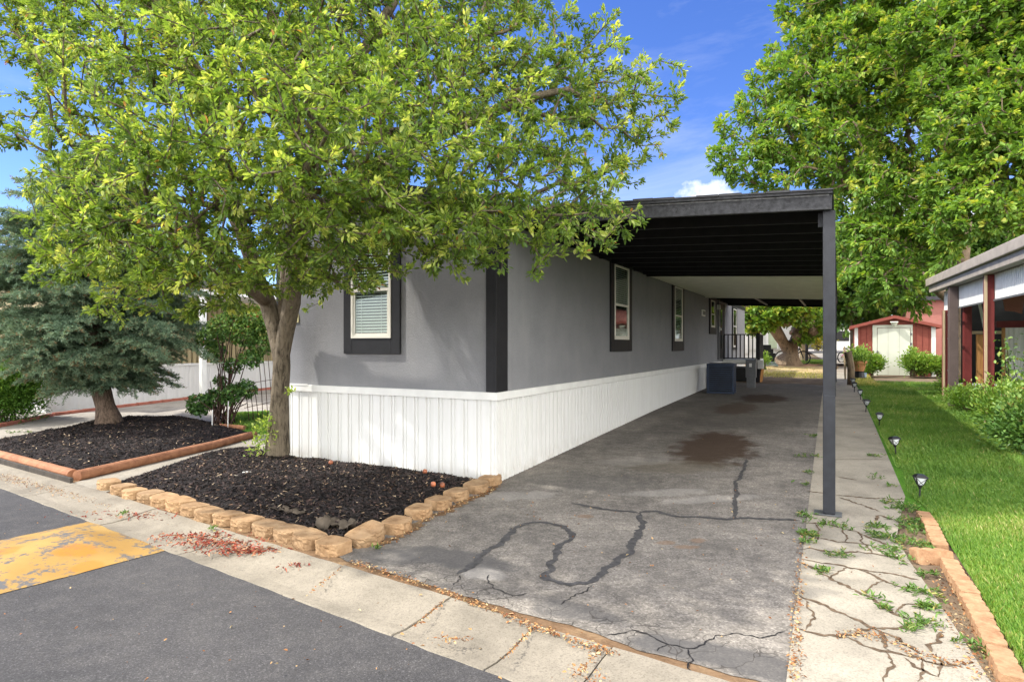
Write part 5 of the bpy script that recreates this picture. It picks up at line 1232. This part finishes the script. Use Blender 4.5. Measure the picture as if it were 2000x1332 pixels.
# brick edging along it
def bricks(a, b, n, seedtxt, start):
    a, b = Vector(a), Vector(b); d = b-a; ang = math.atan2(d.y, d.x)
    mb = MB(); L_ = (d.length/n)*.975; mb.box(0, L_, -.05, .05, -.03, .05); me_o = mb.build('edging_brick', brick_m, bevel=.006)
    for i in range(n):
        o = me_o if i == 0 else me_o.copy()
        if i: C.objects.link(o)
        p_ = a.lerp(b, i/n); o.location = (p_.x, p_.y, zg(p_.x, p_.y)+.005); o.rotation_euler = (0, 0, ang+R(random.uniform(-2, 2)))
        tag(o, 'salmon edging brick %s' % (seedtxt % ORD[i]), 'brick', 'salmon bricks at the foot of the white skirting')
bricks(G(-30, 838), G(100, 812), 8, 'in front of the juniper, %s from the left', 0)
bricks(G(104, 811), H(nu+6.5, nv_+.25), 22, 'along the white skirting, %s from the spruce end', 0)

# ================================================================ RIGHT NEIGHBOUR (open lean-to)
A2 = math.atan2(530, FPX); E2 = Vector((math.cos(A2), -math.sin(A2), 0)); D2 = Vector((math.sin(A2), math.cos(A2), 0)); NO = at(1829, 674, 13.5)
def K(a, b, z): return Vector((NO.x, NO.y, 0))-D2*a+E2*b+Vector((0, 0, z))   # a towards the camera, b into the structure
class KB(MB):
    def k(s, a0, a1, b0, b1, z0, z1): return s.hexa([K(a0, b0, z0), K(a1, b0, z0), K(a1, b1, z0), K(a0, b1, z0), K(a0, b0, z1), K(a1, b0, z1), K(a1, b1, z1), K(a0, b1, z1)])
sh = thing('open_carport', 'maroon and white open carport with taupe roof beam at the right edge', 'carport', K(0, 0, 0))
gzr = .25
KBm = KB(); KBm.k(-.2, 8.5, -.10, .06, 2.66, 2.80); KBm.build('roof_beam', beam_m, sh, bevel=.01)
KBm = KB(); KBm.k(-.25, 8.5, -.16, .06, 2.801, 2.97); KBm.build('gutter', beam_m, sh, bevel=.015)
KBm = KB(); KBm.k(-.2, 8.5, .061, 4.4, 2.78, 2.90); KBm.build('roof', brownpost, sh)
mb = MB(); ribs(mb, K(8.5, .10, 0), D2, -E2, 7.35, lambda x: 2.24, 2.66, .09, ((0, 0), (.04, 0), (.05, -.012), (.09, -.012))); mb.build('valance_panel', white_paint, sh)
mb = MB(); ribs(mb, K(1.0, .13, 0), D2, -E2, .95, lambda x: 2.22, 2.66, .09, ((0, 0), (.04, 0), (.05, -.012), (.09, -.012))); mb.build('valance_panel', white_paint, sh)
KBm = KB(); KBm.k(1.15, 8.5, .085, .095, 2.22, 2.25); KBm.build('valance_edge', grey_metal, sh)
def kpost(a, b, w, z0, z1, mat, nm='post'): k_ = KB(); k_.k(a-w, a+w, b-w, b+w, z0, z1); return k_.build(nm, mat, sh, bevel=.004)
kpost(1.35, .02, .075, .12, 2.66, brownpost); kpost(.35, .1, .06, .2, 2.24, maroon); kpost(3.6, .04, .062, .08, 2.655, maroon)
k_ = KB(); k_.k(3.665, 3.685, -.04, .0, .0, 2.655); k_.build('post_edge', lightwood, sh)
k_ = KB(); k_.k(.42, .44, .03, .07, .15, 2.24); k_.build('post_edge', lightwood, sh)
kpost(1.0, .33, .065, .62, 2.6, maroon); kpost(.55, .38, .025, .6, 2.6, orange_wood)
k_ = KB(); k_.k(.45, .55, .25, 1.5, .1, .66); k_.build('low_wall', white_paint, sh)
k_ = KB(); k_.k(.40, .60, .22, 1.5, .661, .70); k_.build('sill', white_paint, sh)
k_ = KB(); k_.k(.46, .49, .60, .82, .71, 1.72); k_.build('osb_panel', orange_wood, sh)
k_ = KB(); k_.k(.44, .52, .45, 1.02, 1.73, 1.79); k_.build('wood_rail', lightwood, sh)
k_ = KB(); k_.k(-1.3, 8.5, 3.9, 4.0, 0, 2.78); k_.build('back_wall', grey_metal, sh)
k_ = KB(); k_.k(-1.4, -1.3, .75, 3.9, 0, 2.78); k_.build('end_wall', dark_in, sh)
mb = MB(); ribs(mb, K(.2, 1.16, 0), E2, -D2, 2.2, lambda x: .3, 1.86, .16, ((0, 0), (.03, 0), (.05, .03), (.08, .03))); mb.build('corrugated_panel', white_paint, sh)
k_ = KB(); k_.k(.16, .26, 1.0, 3.4, 1.865, 2.0); k_.build('red_rail', maroon, sh)
k_ = KB(); k_.k(.2, .26, 1.10, 1.15, .3, 1.86); k_.build('panel_edge', orange_wood, sh)
vs = [K(.5, 1.02, 2.62), K(.5, 1.42, 2.68), K(.5, 1.36, 2.13), K(.5, 1.24, 2.18), K(.5, 1.08, 2.2)]; mb = MB(); mb.add(vs+[v-D2*-.02 for v in vs], [(0, 1, 2, 3, 4), (9, 8, 7, 6, 5)]+[(i, (i+1) % 5, 5+(i+1) % 5, 5+i) for i in range(5)]); mb.build('hanging_panel', pink_s, sh)
mb = MB(); mb.bar(K(.7, .58, 2.5), K(.7, .70, 1.8), .05, .02); mb.build('loose_board', house_white, sh)
for zz in (.95, 1.62, 2.12):
    k_ = KB(); k_.k(.44, 1.25, .11, .14, zz, zz+.035); k_.build('brace', grey_metal, sh)
mb = MB(); mb.hbox(3.3, 3.32, 3, 3.1, .1, .2)
# shrubs in front of it
pl = [((1866, 772), .5, .42, .40, 3600, .05, 51, 'loose light green shrub at the foot of the brown carport post', .4),
      ((1893, 806), .42, .42, .52, 3600, .05, 52, 'feathery light green shrub between the carport posts', .4),
      ((1968, 858), .5, .5, .80, 6500, .06, 53, 'tall light green shrub right of the maroon post', .45),
      ((2022, 888), .62, .5, .80, 6500, .055, 54, 'dark leafed round shrub at the right edge of the lawn', .7)]
for (xy, rx, ry, hh, n, L_, sd, lab, wr) in pl:
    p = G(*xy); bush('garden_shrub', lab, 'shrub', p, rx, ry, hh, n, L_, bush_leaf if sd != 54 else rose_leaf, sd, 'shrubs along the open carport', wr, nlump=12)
def weedy_rose(px, py, h_, sd, lab):
    rng = np.random.default_rng(sd); c = G(px, py); t = thing('rose_bush', lab, 'rose', c, 0, 'sparse roses rising from the shrubs'); mb = MB(); P = []
    for i in range(3):
        e = c+Vector((rng.normal()*.12, rng.normal()*.1, h_*rng.uniform(.8, 1))); mb.tube([c, c.lerp(e, .6)+Vector((.03, 0, 0)), e], [.008, .006, .004], 5, cap=False)
        for f in np.linspace(.5, 1, 8): P.append(np.array(c.lerp(e, f))+rng.normal(size=(6, 3))*.05)
    mb.build('stem', cane_m, t, smooth=True); P = np.concatenate(P); leaves('foliage', P, rng.normal(size=P.shape), rng.uniform(.04, .08, len(P)), rose_leaf, rng, t, .6)
weedy_rose(1965, 850, 1.45, 61, 'rose stem with sparse leaves left of the corrugated panel'); weedy_rose(2005, 850, 1.25, 62, 'rose stem with buds at the right picture edge')

# ================================================================ RED SHED
S0 = at(1669.7, 674, 22.6); su, sv = uv(S0.x, S0.y); szb = .40; shd = thing('garden_shed', 'red garden shed with ivory door and white corner boards', 'shed', H(su, sv, szb))
SW, SD_ = 2.45, 2.6; ze = 2.13; zp = 2.45
mb = MB()
bl_, br_ = H(su, sv), H(su, sv+SW)
prf = [(0, szb-.1), (SW, szb-.1), (SW, ze), (SW/2, zp), (0, ze)]
fr_ = [H(su, sv+a, z) for a, z in prf]; bk_ = [H(su+SD_, sv+a, z) for a, z in prf]
mb.add(fr_+bk_, [(0, 1, 2, 3, 4), (9, 8, 7, 6, 5)]+[(i, (i+1) % 5, 5+(i+1) % 5, 5+i) for i in range(5)]); mb.build('wall', red_s, shd)
mb = MB()
for i in range(1, 13):
    a = SW*i/13
    if not (.62 < a < 1.80): zt = ze+(zp-ze)*(1-abs(a-SW/2)/(SW/2))-.03; mb.hbox(su-.008, su-.001, sv+a-.006, sv+a+.006, szb, zt)
mb.build('siding_grooves', maroon, shd)
mb = MB(); mb.hbox(su-.02, su-.001, sv-.01, sv+.10, szb, ze); mb.build('corner_board', white_paint, shd); mb = MB(); mb.hbox(su-.02, su-.001, sv+SW-.12, sv+SW+.01, szb, ze); mb.build('corner_board', white_paint, shd)
mb = MB()
for a0, a1, z0, z1 in ((-.16, SW/2, ze-.05, zp), (SW/2, SW+.16, zp, ze-.05)):
    mb.hexa([H(su-.18, sv+a0, z0), H(su+SD_+.1, sv+a0, z0), H(su+SD_+.1, sv+a1, z1), H(su-.18, sv+a1, z1), H(su-.18, sv+a0, z0+.11), H(su+SD_+.1, sv+a0, z0+.11), H(su+SD_+.1, sv+a1, z1+.11), H(su-.18, sv+a1, z1+.11)])
mb.build('roof', red_s, shd)
d0, d1 = .70, 1.72; zt = szb+1.72
mb = MB(); mb.hbox(su-.035, su-.002, sv+d0-.14, sv+d0, szb, zt+.10); mb.hbox(su-.035, su-.002, sv+d1, sv+d1+.06, szb, zt+.10); mb.hbox(su-.035, su-.002, sv+d0, sv+d1, zt, zt+.10); df = mb.build('door_frame', ivory, shd)
mb = MB(); mb.hbox(su-.05, su-.003, sv+d0+.015, sv+d1-.015, szb+.02, zt-.015); dr = mb.build('door', ivory, shd, bevel=.006)
mb = MB()
for i in (1, 2): a = d0+(d1-d0)*i/3; mb.hbox(su-.053, su-.0505, sv+a-.003, sv+a+.003, szb+.04, zt-.03)
mb.build('grooves', apron_m, dr)
mb = MB(); mb.hbox(su-.10, su-.051, sv+d0-.02, sv+d0+.06, szb+.82, szb+.86); mb.hbox(su-.06, su-.051, sv+d0+.0, sv+d0+.03, szb+.78, szb+.9); mb.build('handle', grey_metal, dr)
for zz in (1.1, 1.45): mb = MB(); mb.hbox(su-.06, su-.036, sv+d1+.0, sv+d1+.04, szb+zz, szb+zz+.08); mb.build('hinge', grey_metal, df)
mb = MB(); c_ = H(su-.15, sv+1.22, zp-.18); mb.lathe(c_, [(.03, -.12), (.06, -.08), (.11, .02), (.14, .03)], 12); mb.hbox(su-.16, su-.001, sv+1.1, sv+1.34, zp-.15, zp-.11); mb.build('lamp', ivory, shd)
# pink building behind it
pk = thing('pink_building', 'pink sided building with grey base behind the garden shed', 'building', H(su+4, sv+3.2, .5)); mb = MB(); mb.hbox(su+3.2, su+9, sv+2.1, sv+7.5, 1.02, 3.25); mb.build('wall', pink_s, pk)
mb = MB(); mb.hbox(su+3.15, su+9, sv+2.08, sv+7.52, .3, 1.02); mb.build('base', grey_metal, pk); mb = MB(); mb.hbox(su+3, su+9.2, sv+1.9, sv+7.7, 3.25, 3.4); mb.build('roof', roof_m, pk)
for (xy, rx, hh, n, sd, lab) in (((1700, 733), .55, .75, 6000, 71, 'leafy bush left of the shed door'), ((1800, 734), .62, .7, 7000, 72, 'leafy bush right of the shed door'), ((1783, 735), .3, .95, 1500, 73, 'spindly shrub leaning over the shed door'), ((1835, 735), .5, .62, 5000, 74, 'low bush at the right shed corner'), ((1677, 733), .4, .95, 3600, 75, 'pale leafed plant rising behind the flower pot')):
    p = G(*xy); bush('shed_bush', lab, 'bush', (p.x, p.y, p.z), rx*1.1, rx*.8, hh, n, .085, bush_leaf, sd, 'bushes round the garden shed', .55, nlump=16)
# flower pot on dark stand
c_ = G(1678, 742)
pot = thing('flower_pot', 'terracotta flower pot raised on a dark stand by the lawn', 'flower pot', c_)
mb = MB(); mb.lathe(c_+Vector((0, 0, .28)), [(.14, 0), (.20, .24), (.23, .245), (.23, .32), (.19, .32), (.18, .27)], 18); mb.build('pot', terracotta, pot, smooth=False)
mb = MB(); mb.lathe(c_, [(.16, 0), (.17, .02), (.13, .25), (.15, .278)], 12); mb.build('stand', black_metal, pot)
rng = np.random.default_rng(5); P = np.array(c_)+np.array([0, 0, .65])+rng.normal(size=(700, 3))*np.array([.13, .13, .12]); leaves('foliage', P, rng.normal(size=P.shape)+np.array([0, 0, .6]), rng.uniform(.05, .09, 700), bush_leaf, rng, pot, .5)
c_ = G(1686, 741); mb = MB(); mb.lathe(c_, [(.08, 0), (.10, .2), (.105, .2), (.10, .21)], 12); o = mb.build('watering_pail', pond_m); tag(o, 'small blue grey pail beside the flower pot', 'pail'); rebase(o)
# stump/posts near pot
c_ = G(1663, 752); mb = MB()
mb.tube([c_, c_+Vector((-.02, 0, .5)), c_+Vector((-.09, 0, .95))], [.10, .09, .10], 10, .3, 5); o = mb.build('wood_stump', bark_maple, smooth=True); tag(o, 'dark weathered timber stump leaning at the end of the path lights', 'stump'); rebase(o)
c_ = G(1651, 741); mb = MB(); mb.tube([c_, c_+Vector((-.03, 0, 1.05))], .028, 8); o = mb.build('wood_stake', lightwood); tag(o, 'pale wooden stake at the far end of the walk', 'stake'); rebase(o)

# ================================================================ FAR BACKGROUND
wh = thing('white_mobile_home', 'white mobile home with pale green window panel behind the round maple', 'mobile home', at(1500, 715, 34))
YB = 34.0
def fb(mb, x0, x1, y0, y1, Y=YB, d=.3): a = at(x0, y1, Y); b = at(x1, y0, Y); mb.box(a.x, b.x, Y, Y+d, a.z, b.z)
mb = MB(); fb(mb, 1380, 1578, 575, 684, YB, 6); mb.build('wall', house_white, wh)
mb = MB(); fb(mb, 1380, 1578, 684, 716, YB+.05, 5.9); mb.build('skirt', white_paint, wh)
mb = MB(); fb(mb, 1370, 1585, 566, 575, YB-.3, 6.6); mb.build('roof', roof_m, wh)
mb = MB(); fb(mb, 1501, 1518, 640, 680, YB-.05, .045); w_ = mb.build('window', pale_green, wh); mb = MB(); fb(mb, 1499, 1501, 638, 682, YB-.08, .08); fb(mb, 1518, 1520, 638, 682, YB-.08, .08); mb.build('frame', white_paint, w_)
mb = MB(); fb(mb, 1447, 1463, 640, 690, YB-.05, .045); mb.build('door', white_paint, wh)
st = thing('dark_steps', 'dark wooden steps at the foot of the white home', 'steps', at(1503, 714, 32.5))
for i in range(4): mb = MB(); a = at(1492, 0, 32.5); b = at(1516, 0, 32.5); zz = zg(a.x, 32.5); mb.box(a.x, b.x, 32.3+.28*i, 32.58+.28*i, zz-.05, zz+.22*(i+1)); mb.build('step', black_paint, st)
# posts row
for i, (x, y0, y1, Y, m_, lab) in enumerate(((1551.5, 660, 705, 31, white_paint, 'white slim post just right of the round maple trunk'), (1563, 680, 706, 32, beam_m, 'short grey post between two taller ones'), (1568, 670, 707, 31, lightwood, 'pale thick post left of the black one'), (1575.5, 662, 708, 30, black_metal, 'tall black post at the edge of the far road'), (1556, 680, 706, 33, black_metal, 'short black post behind the bicycle'))):
    a = at(x, y1, Y); b = at(x, y0, Y); mb = MB(); w = .05 if i != 2 else .11; z0 = zg(a.x, Y); mb.box(a.x-w, a.x+w, Y-w, Y+w, min(z0, a.z), b.z); mb.box(a.x-w*1.3, a.x+w*1.3, Y-w*1.3, Y+w*1.3, b.z, b.z+.04); o = mb.build('fence_post', m_); tag(o, lab, 'post', 'posts beside the far road'); rebase(o)
# maple behind
tb = G(1540, 713.5); TY = tb.y
def T_(px, py, dy=0): return tuple(at(px, py, TY+dy))
lm = [[tuple(tb), T_(1541, 700), T_(1542, 686), T_(1530, 668, -.1), T_(1512, 640, -.2), T_(1500, 615, -.3), T_(1490, 560, -.3)], [T_(1542, 686), T_(1553, 665, .1), T_(1562, 640, .1), T_(1572, 610, .2), T_(1580, 560)], [T_(1500, 615, -.3), T_(1470, 618, -.6), T_(1445, 612, -1)]]
sc_ = TY/FPX
def mp_fix(N, rad):
    r = rad.copy()
    for i in range(len(N)):
        z = N[i][2]-tb.z; d = abs(N[i][0]-tb.x)
        if z < 4.2 and r[i] > .03 and (z > .7 or d < .3): r[i] = max(r[i], (.62 if z < .1 else .50) if z < .62 else max(.10, .27-.055*(z-.6)))
    return r
bb = [(*at(x, y, TY+dy), r*sc_, .8) for x, y, dy, r in ((1480, 625, -1.5, 34), (1510, 600, -2, 40), (1550, 600, -2, 42), (1585, 625, -1, 30), (1595, 640, 0, 22), (1570, 660, -.6, 18), (1460, 640, -1, 18), (1520, 560, 0, 55), (1560, 560, 0, 55), (1470, 570, 0, 45), (1600, 570, 1, 45), (1530, 520, 0, 50), (1575, 645, 1, 25), (1480, 590, 1, 40))]
tree('round_maple', 'low forked maple with a very thick trunk behind the driveway', 'tree', tb, lm, bb, 1900, 15, .17, maple_leaf, bark_maple, 81, rmax=.3, fixed=mp_fix, r_tip=.008, expo=.5, step=.5, wr=.75, spread=.22, sides=(14, 5, 3))
# bicycle
def bicycle(name, label, c, ang, r, fmat, tmat):
    t = thing(name, label, 'bicycle', c, ang); Mx = XF[t.name]; q = lambda x, y, z: Mx@Vector((x, y, z)); wb = r*3.1
    for nm, x0 in (('front_wheel', wb/2), ('rear_wheel', -wb/2)):
        mb = MB(); pts = [q(x0+r*math.cos(a), 0, r+r*math.sin(a)) for a in np.linspace(0, 2*math.pi, 29)]; mb.tube(pts, .028, 6, cap=False); w = mb.build(nm, tmat, t, smooth=True)
        mb = MB()
        for k in range(12): a = math.pi*k/6; mb.bar(q(x0, .0, r), q(x0+r*math.cos(a), 0, r+r*math.sin(a)), .006)
        mb.tube([q(x0, -.04, r), q(x0, .04, r)], .03, 8); mb.build('spokes', grey_metal, w)
    mb = MB(); hd, st_, bbk, ra = q(wb*.34, 0, r*2.35), q(-wb*.18, 0, r*2.3), q(-wb*.06, 0, r*.9), q(-wb/2, 0, r); fo = q(wb/2, 0, r)
    for a, b in ((hd, st_), (hd, bbk), (st_, bbk), (bbk, ra), (st_, ra), (hd, fo)): mb.bar(a, b, .04)
    mb.build('frame', fmat, t)
    mb = MB(); h0 = q(wb*.32, 0, r*2.75); mb.bar(hd, h0, .03); mb.tube([q(wb*.22, -.28, r*2.85), q(wb*.34, -.12, r*2.8), q(wb*.34, .12, r*2.8), q(wb*.22, .28, r*2.85)], .018, 6); mb.build('handlebar', black_metal, t)
    mb = MB(); mb.bar(st_, q(-wb*.2, 0, r*2.65), .03); mb.bar(q(-wb*.30, 0, r*2.7), q(-wb*.1, 0, r*2.7), .13, .05); mb.build('saddle', black_metal, t)
c_ = at(1558, 713, TY+1.0); c_.z = zg(c_.x, c_.y); bk = at(1548, 713, TY+.8); bk.z = zg(bk.x, bk.y)
bicycle('bicycle', 'dark bicycle leaning behind the thick maple trunk', bk, R(-6), .31, black_metal, tyre_m)
c_ = at(1655, 700, 31); c_.z = zg(c_.x, 31); bicycle('bicycle', 'pink child bicycle seen past the carport post', c_, R(20), .25, pink_metal, tyre_m)
c_ = G(1500, 716); mb = MB()
for k in range(4): mb.tube([c_+Vector(((.42-.05*k)*math.cos(a), (.3-.03*k)*math.sin(a), .05+.05*k+.02*math.sin(3*a+k))) for a in np.linspace(0, 6.283, 25)], .025, 6, cap=False)
o = mb.build('garden_hose', hose_m, smooth=True); tag(o, 'coiled grey green hose lying left of the maple trunk', 'hose'); rebase(o)
c_ = G(1492, 722); bush('dry_weed_clump', 'scraggly pale weed clump beside the deck', 'weed', c_, .45, .3, .75, 500, .12, bush_leaf, 88, wr=.3)
# car far down the road
def car():
    c_ = at(1591, 682, 62); z0 = zg(c_.x, 62); t = thing('parked_car', 'dark car parked far down the road under the yellow shrub', 'car', (c_.x, 62, z0)); x = c_.x; y = 62
    mb = MB(); pr = [(-.9, .35), (-.92, .8), (-.85, .95), (.85, .95), (.92, .8), (.9, .35)]; n = len(pr)
    mb.add([(x+a, y, z0+b) for a, b in pr]+[(x+a, y+4.3, z0+b) for a, b in pr], [list(range(n)), list(range(n, 2*n))[::-1]]+[(i, (i+1) % n, n+(i+1) % n, n+i) for i in range(n)]); mb.build('body', car_paint, t, bevel=.05)
    mb = MB(); mb.hexa([Vector(p) for p in ((x-.82, y+.2, z0+.951), (x+.82, y+.2, z0+.951), (x+.82, y+3.2, z0+.951), (x-.82, y+3.2, z0+.951), (x-.62, y+.7, z0+1.45), (x+.62, y+.7, z0+1.45), (x+.62, y+2.6, z0+1.45), (x-.62, y+2.6, z0+1.45))]); mb.build('cabin', glass, t, bevel=.03)
    for sx_ in (-1, 1):
        for yy in (.8, 3.5): mb = MB(); mb.tube([(x+sx_*.92, y+yy, z0+.32), (x+sx_*.7, y+yy, z0+.32)], .32, 16); mb.build('wheel', tyre_m, t)
        mb = MB(); mb.box(x+sx_*.72-.12, x+sx_*.72+.12, y-.02, y+.01, z0+.68, z0+.82); mb.build('headlight', solar_glass, t)
car()
p = at(1597, 672, 55); bush('yellow_shrub', 'bright yellow shrub at the end of the far road', 'shrub', (p.x, 55, zg(p.x, 55)), 1.3, 1, 2.3, 1600, .2, yellow_leaf, 90)
# distant trees and a far white house
fh = thing('distant_house', 'white house glimpsed between trees beyond the far road', 'house', at(1650, 690, 60)); mb = MB(); a = at(1615, 700, 62); b = at(1700, 640, 62); mb.box(a.x, b.x, 62, 68, .8, b.z); mb.build('wall', house_white, fh); mb = MB(); mb.box(a.x-.3, b.x+.3, 61.7, 68.3, b.z, b.z+.3); mb.build('roof', roof_m, fh)
mb = MB(); a = at(1630, 0, 61.9); mb.box(a.x, a.x+1.5, 61.95, 62, 1.9, 2.9); mb.build('window', dark_in, fh)
def far_tree(px, Y, hh, r, seed, lab, mat=dark_leaf, n=900, L=.28, low=.3, cat='tree', trunk_r=.22):
    x = (px-1000)*Y/FPX; z0 = zg(x, Y); rg = random.Random(seed); b = (x, Y, z0)
    lb_ = [[b, (x+.1, Y, z0+hh*.35), (x-.2, Y, z0+hh*.6), (x, Y, z0+hh*.85)], [(x+.1, Y, z0+hh*.35), (x+r*.5, Y-.3, z0+hh*.6)], [(x+.1, Y, z0+hh*.35), (x-r*.5, Y+.3, z0+hh*.6)]]
    bl = [(x+rg.uniform(-.6, .6)*r, Y+rg.uniform(-.5, .5)*r, z0+hh*rg.uniform(low, .85), r*rg.uniform(.35, .55), .85) for _ in range(14)]
    return tree('background_tree', lab, cat, b, lb_, bl, n, 12, L, mat, bark_maple, seed, group='trees in the background', rmax=trunk_r, wr=.7, step=.8, spread=.3, r_tip=.012, sides=(8, 4, 3))
far_tree(1668, 30, 7.0, 3.0, 91, 'dark tree with bare lower branches behind the garden shed', n=1500, low=.35)
far_tree(1620, 48, 8.5, 3.5, 92, 'tree standing over the far end of the road', n=900)
far_tree(1540, 52, 8.0, 3.8, 93, 'tree rising behind the white mobile home', n=900, L=.34)
far_tree(1760, 38, 8.5, 4.5, 94, 'broad tree behind the shed roof', n=1600, L=.3)
far_tree(1900, 36, 8, 4.5, 95, 'broad tree behind the pink building', n=1500, L=.3)
far_tree(2040, 34, 8, 4.5, 96, 'tree behind the open carport at the right edge', n=1300, L=.3)
far_tree(1470, 50, 6.5, 3.5, 97, 'tree behind the deck of the grey home', n=800, L=.34)
far_tree(330, 40, 7.0, 4.0, 98, 'tree beyond the beige home', n=900, L=.3)

# ================================================================ BIG TREES ON THE RIGHT
def BT(px, py, Y): return tuple(at(px, py, Y))
bx0 = at(1868, 760, 18.3); b0 = (bx0.x, 18.3, zg(bx0.x, 18.3))
lm = [[b0, BT(1873, 600, 18.3), BT(1876, 470, 18.2), BT(1874, 330, 18.1), BT(1880, 200, 18), BT(1870, 60, 18), BT(1860, -150, 18)],
      [BT(1876, 470, 18.2), BT(1830, 400, 17.8), BT(1780, 340, 17.4), BT(1720, 270, 17), BT(1620, 220, 16.8)],
      [BT(1874, 330, 18.1), BT(1800, 230, 17.9), BT(1740, 130, 17.6), BT(1660, 40, 17.4)],
      [BT(1830, 400, 17.8), BT(1740, 380, 17.2), BT(1640, 330, 16.6), BT(1520, 280, 16.2)],
      [BT(1873, 600, 18.3), BT(1800, 540, 17.2), BT(1740, 500, 16.4)], [BT(1880, 200, 18), BT(1950, 100, 17.8), BT(2020, 0, 17.6)]]
rb = []
for x, y, Y, r in ((1470, 210, 16.3, 42), (1425, 250, 16.3, 32), (1405, 300, 16.2, 28), (1460, 320, 16.2, 50), (1420, 340, 16.2, 26), (1520, 160, 16.6, 60), (1560, 90, 17, 60), (1580, 10, 17.2, 60), (1540, 260, 16, 70), (1530, 340, 15.8, 45), (1600, 200, 16.4, 80), (1650, 100, 16.8, 90), (1620, 300, 15.8, 80), (1700, 180, 16.2, 90), (1680, -20, 17.2, 100),
                  (1690, 380, 15.2, 70), (1660, 460, 15, 45), (1720, 480, 14.6, 60), (1680, 540, 14.6, 40), (1750, 560, 14.4, 50), (1790, 600, 14.4, 28), (1700, 590, 14.6, 28), (1760, 400, 15, 80), (1800, 500, 14.8, 60), (1780, 280, 15.8, 90), (1820, 150, 16.4, 100), (1790, 20, 17, 100), (1660, 350, 17.6, 60), (1640, 520, 17, 30), (1850, -120, 17.5, 110), (1750, -150, 17.5, 100), (1480, 370, 16, 22), (1650, 240, 18, 70), (1740, 100, 18.5, 80)):
    rb.append((*at(x, y, Y), r*Y/FPX, .85))
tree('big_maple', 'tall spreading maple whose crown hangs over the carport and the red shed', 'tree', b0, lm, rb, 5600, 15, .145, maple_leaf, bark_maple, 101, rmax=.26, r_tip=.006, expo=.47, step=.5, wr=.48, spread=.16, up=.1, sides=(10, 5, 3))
bx1 = at(2015, 700, 13.5); b1 = (bx1.x+.4, 14.6, .25)
lm = [[b1, BT(2080, 500, 14.6), BT(2060, 250, 14.4), BT(1995, 60, 14), BT(1970, -80, 14)], [BT(2060, 250, 14.4), BT(1990, 260, 13.6), BT(1920, 280, 13)], [BT(2080, 500, 14.6), BT(2000, 400, 13.5)], [BT(1995, 60, 14), BT(1920, 40, 13.5)]]
rb = []
for x, y, Y, r in ((1960, 160, 13.4, 90), (1900, 60, 13.8, 90), (1980, 20, 13.6, 100), (1900, 250, 13.4, 90), (1960, 320, 13, 90), (1860, 350, 13.6, 60), (1900, 420, 12.8, 60), (1960, 430, 12.6, 50), (1850, 470, 13.4, 45), (2040, 250, 13, 110), (2050, 60, 13.4, 110), (1860, 160, 14, 70), (1840, 540, 13.8, 30), (1830, 430, 14, 50), (2020, 400, 12.6, 60), (1960, -100, 14, 120), (1800, 60, 14.5, 60)):
    rb.append((*at(x, y, Y), r*Y/FPX, .85))
tree('box_elder', 'leafy box elder rising behind the open carport at the right edge', 'tree', b1, lm, rb, 4200, 14, .135, maple_leaf, bark_maple, 102, rmax=.2, r_tip=.006, expo=.47, step=.5, wr=.5, spread=.14, up=.1, sides=(10, 5, 3), cut=lambda T: ~((T[:, 2] < 3.1) & (((T[:, 0]-NO.x)*E2.x+(T[:, 1]-NO.y)*E2.y) > -.25) & (T[:, 1] < 13.7)))
print('objects', len(bpy.data.objects))
# soil line at the foot of the blocks beside the driveway, and stray twigs and leaves
mb = MB(); ribbon(mb, [p_+Vector((.07, -.10, 0)) for p_ in SP], .09, .004, .8, 5, .03, .03); struct(mb.build('block_foot_soil', kerbsoil_m))
litter('block_foot_litter', 'brown leaf crumbs lying along the foot of the driveway blocks', [(('line', [p_+Vector((.09, -.12, 0)) for p_ in SP], .05), 420), (ball(1050, 1010, .5, .35), 40), (ball(1250, 1120, .7, .5), 60), (ball(1400, 1000, .8, .6), 30)], litter_m, 15)
litter('road_leaf_litter', 'scattered small dry leaves on the dark road surface', [(ball(400, 1180, 1.0, .6), 60), (ball(150, 1000, .8, .5), 40), (ball(800, 1280, .4, .2), 20)], litter_m, 16, zoff=-.034)
litter('lawn_leaf_litter', 'scattered dry leaves lying on the mown lawn', [(tuple(H(1, 5)[:2])+(2.0, 1.0), 70), (tuple(H(5, 5)[:2])+(2.0, 1.2), 60), (tuple(H(-1, 5)[:2])+(1.0, .6), 40)], litter_m, 17, zoff=.02)
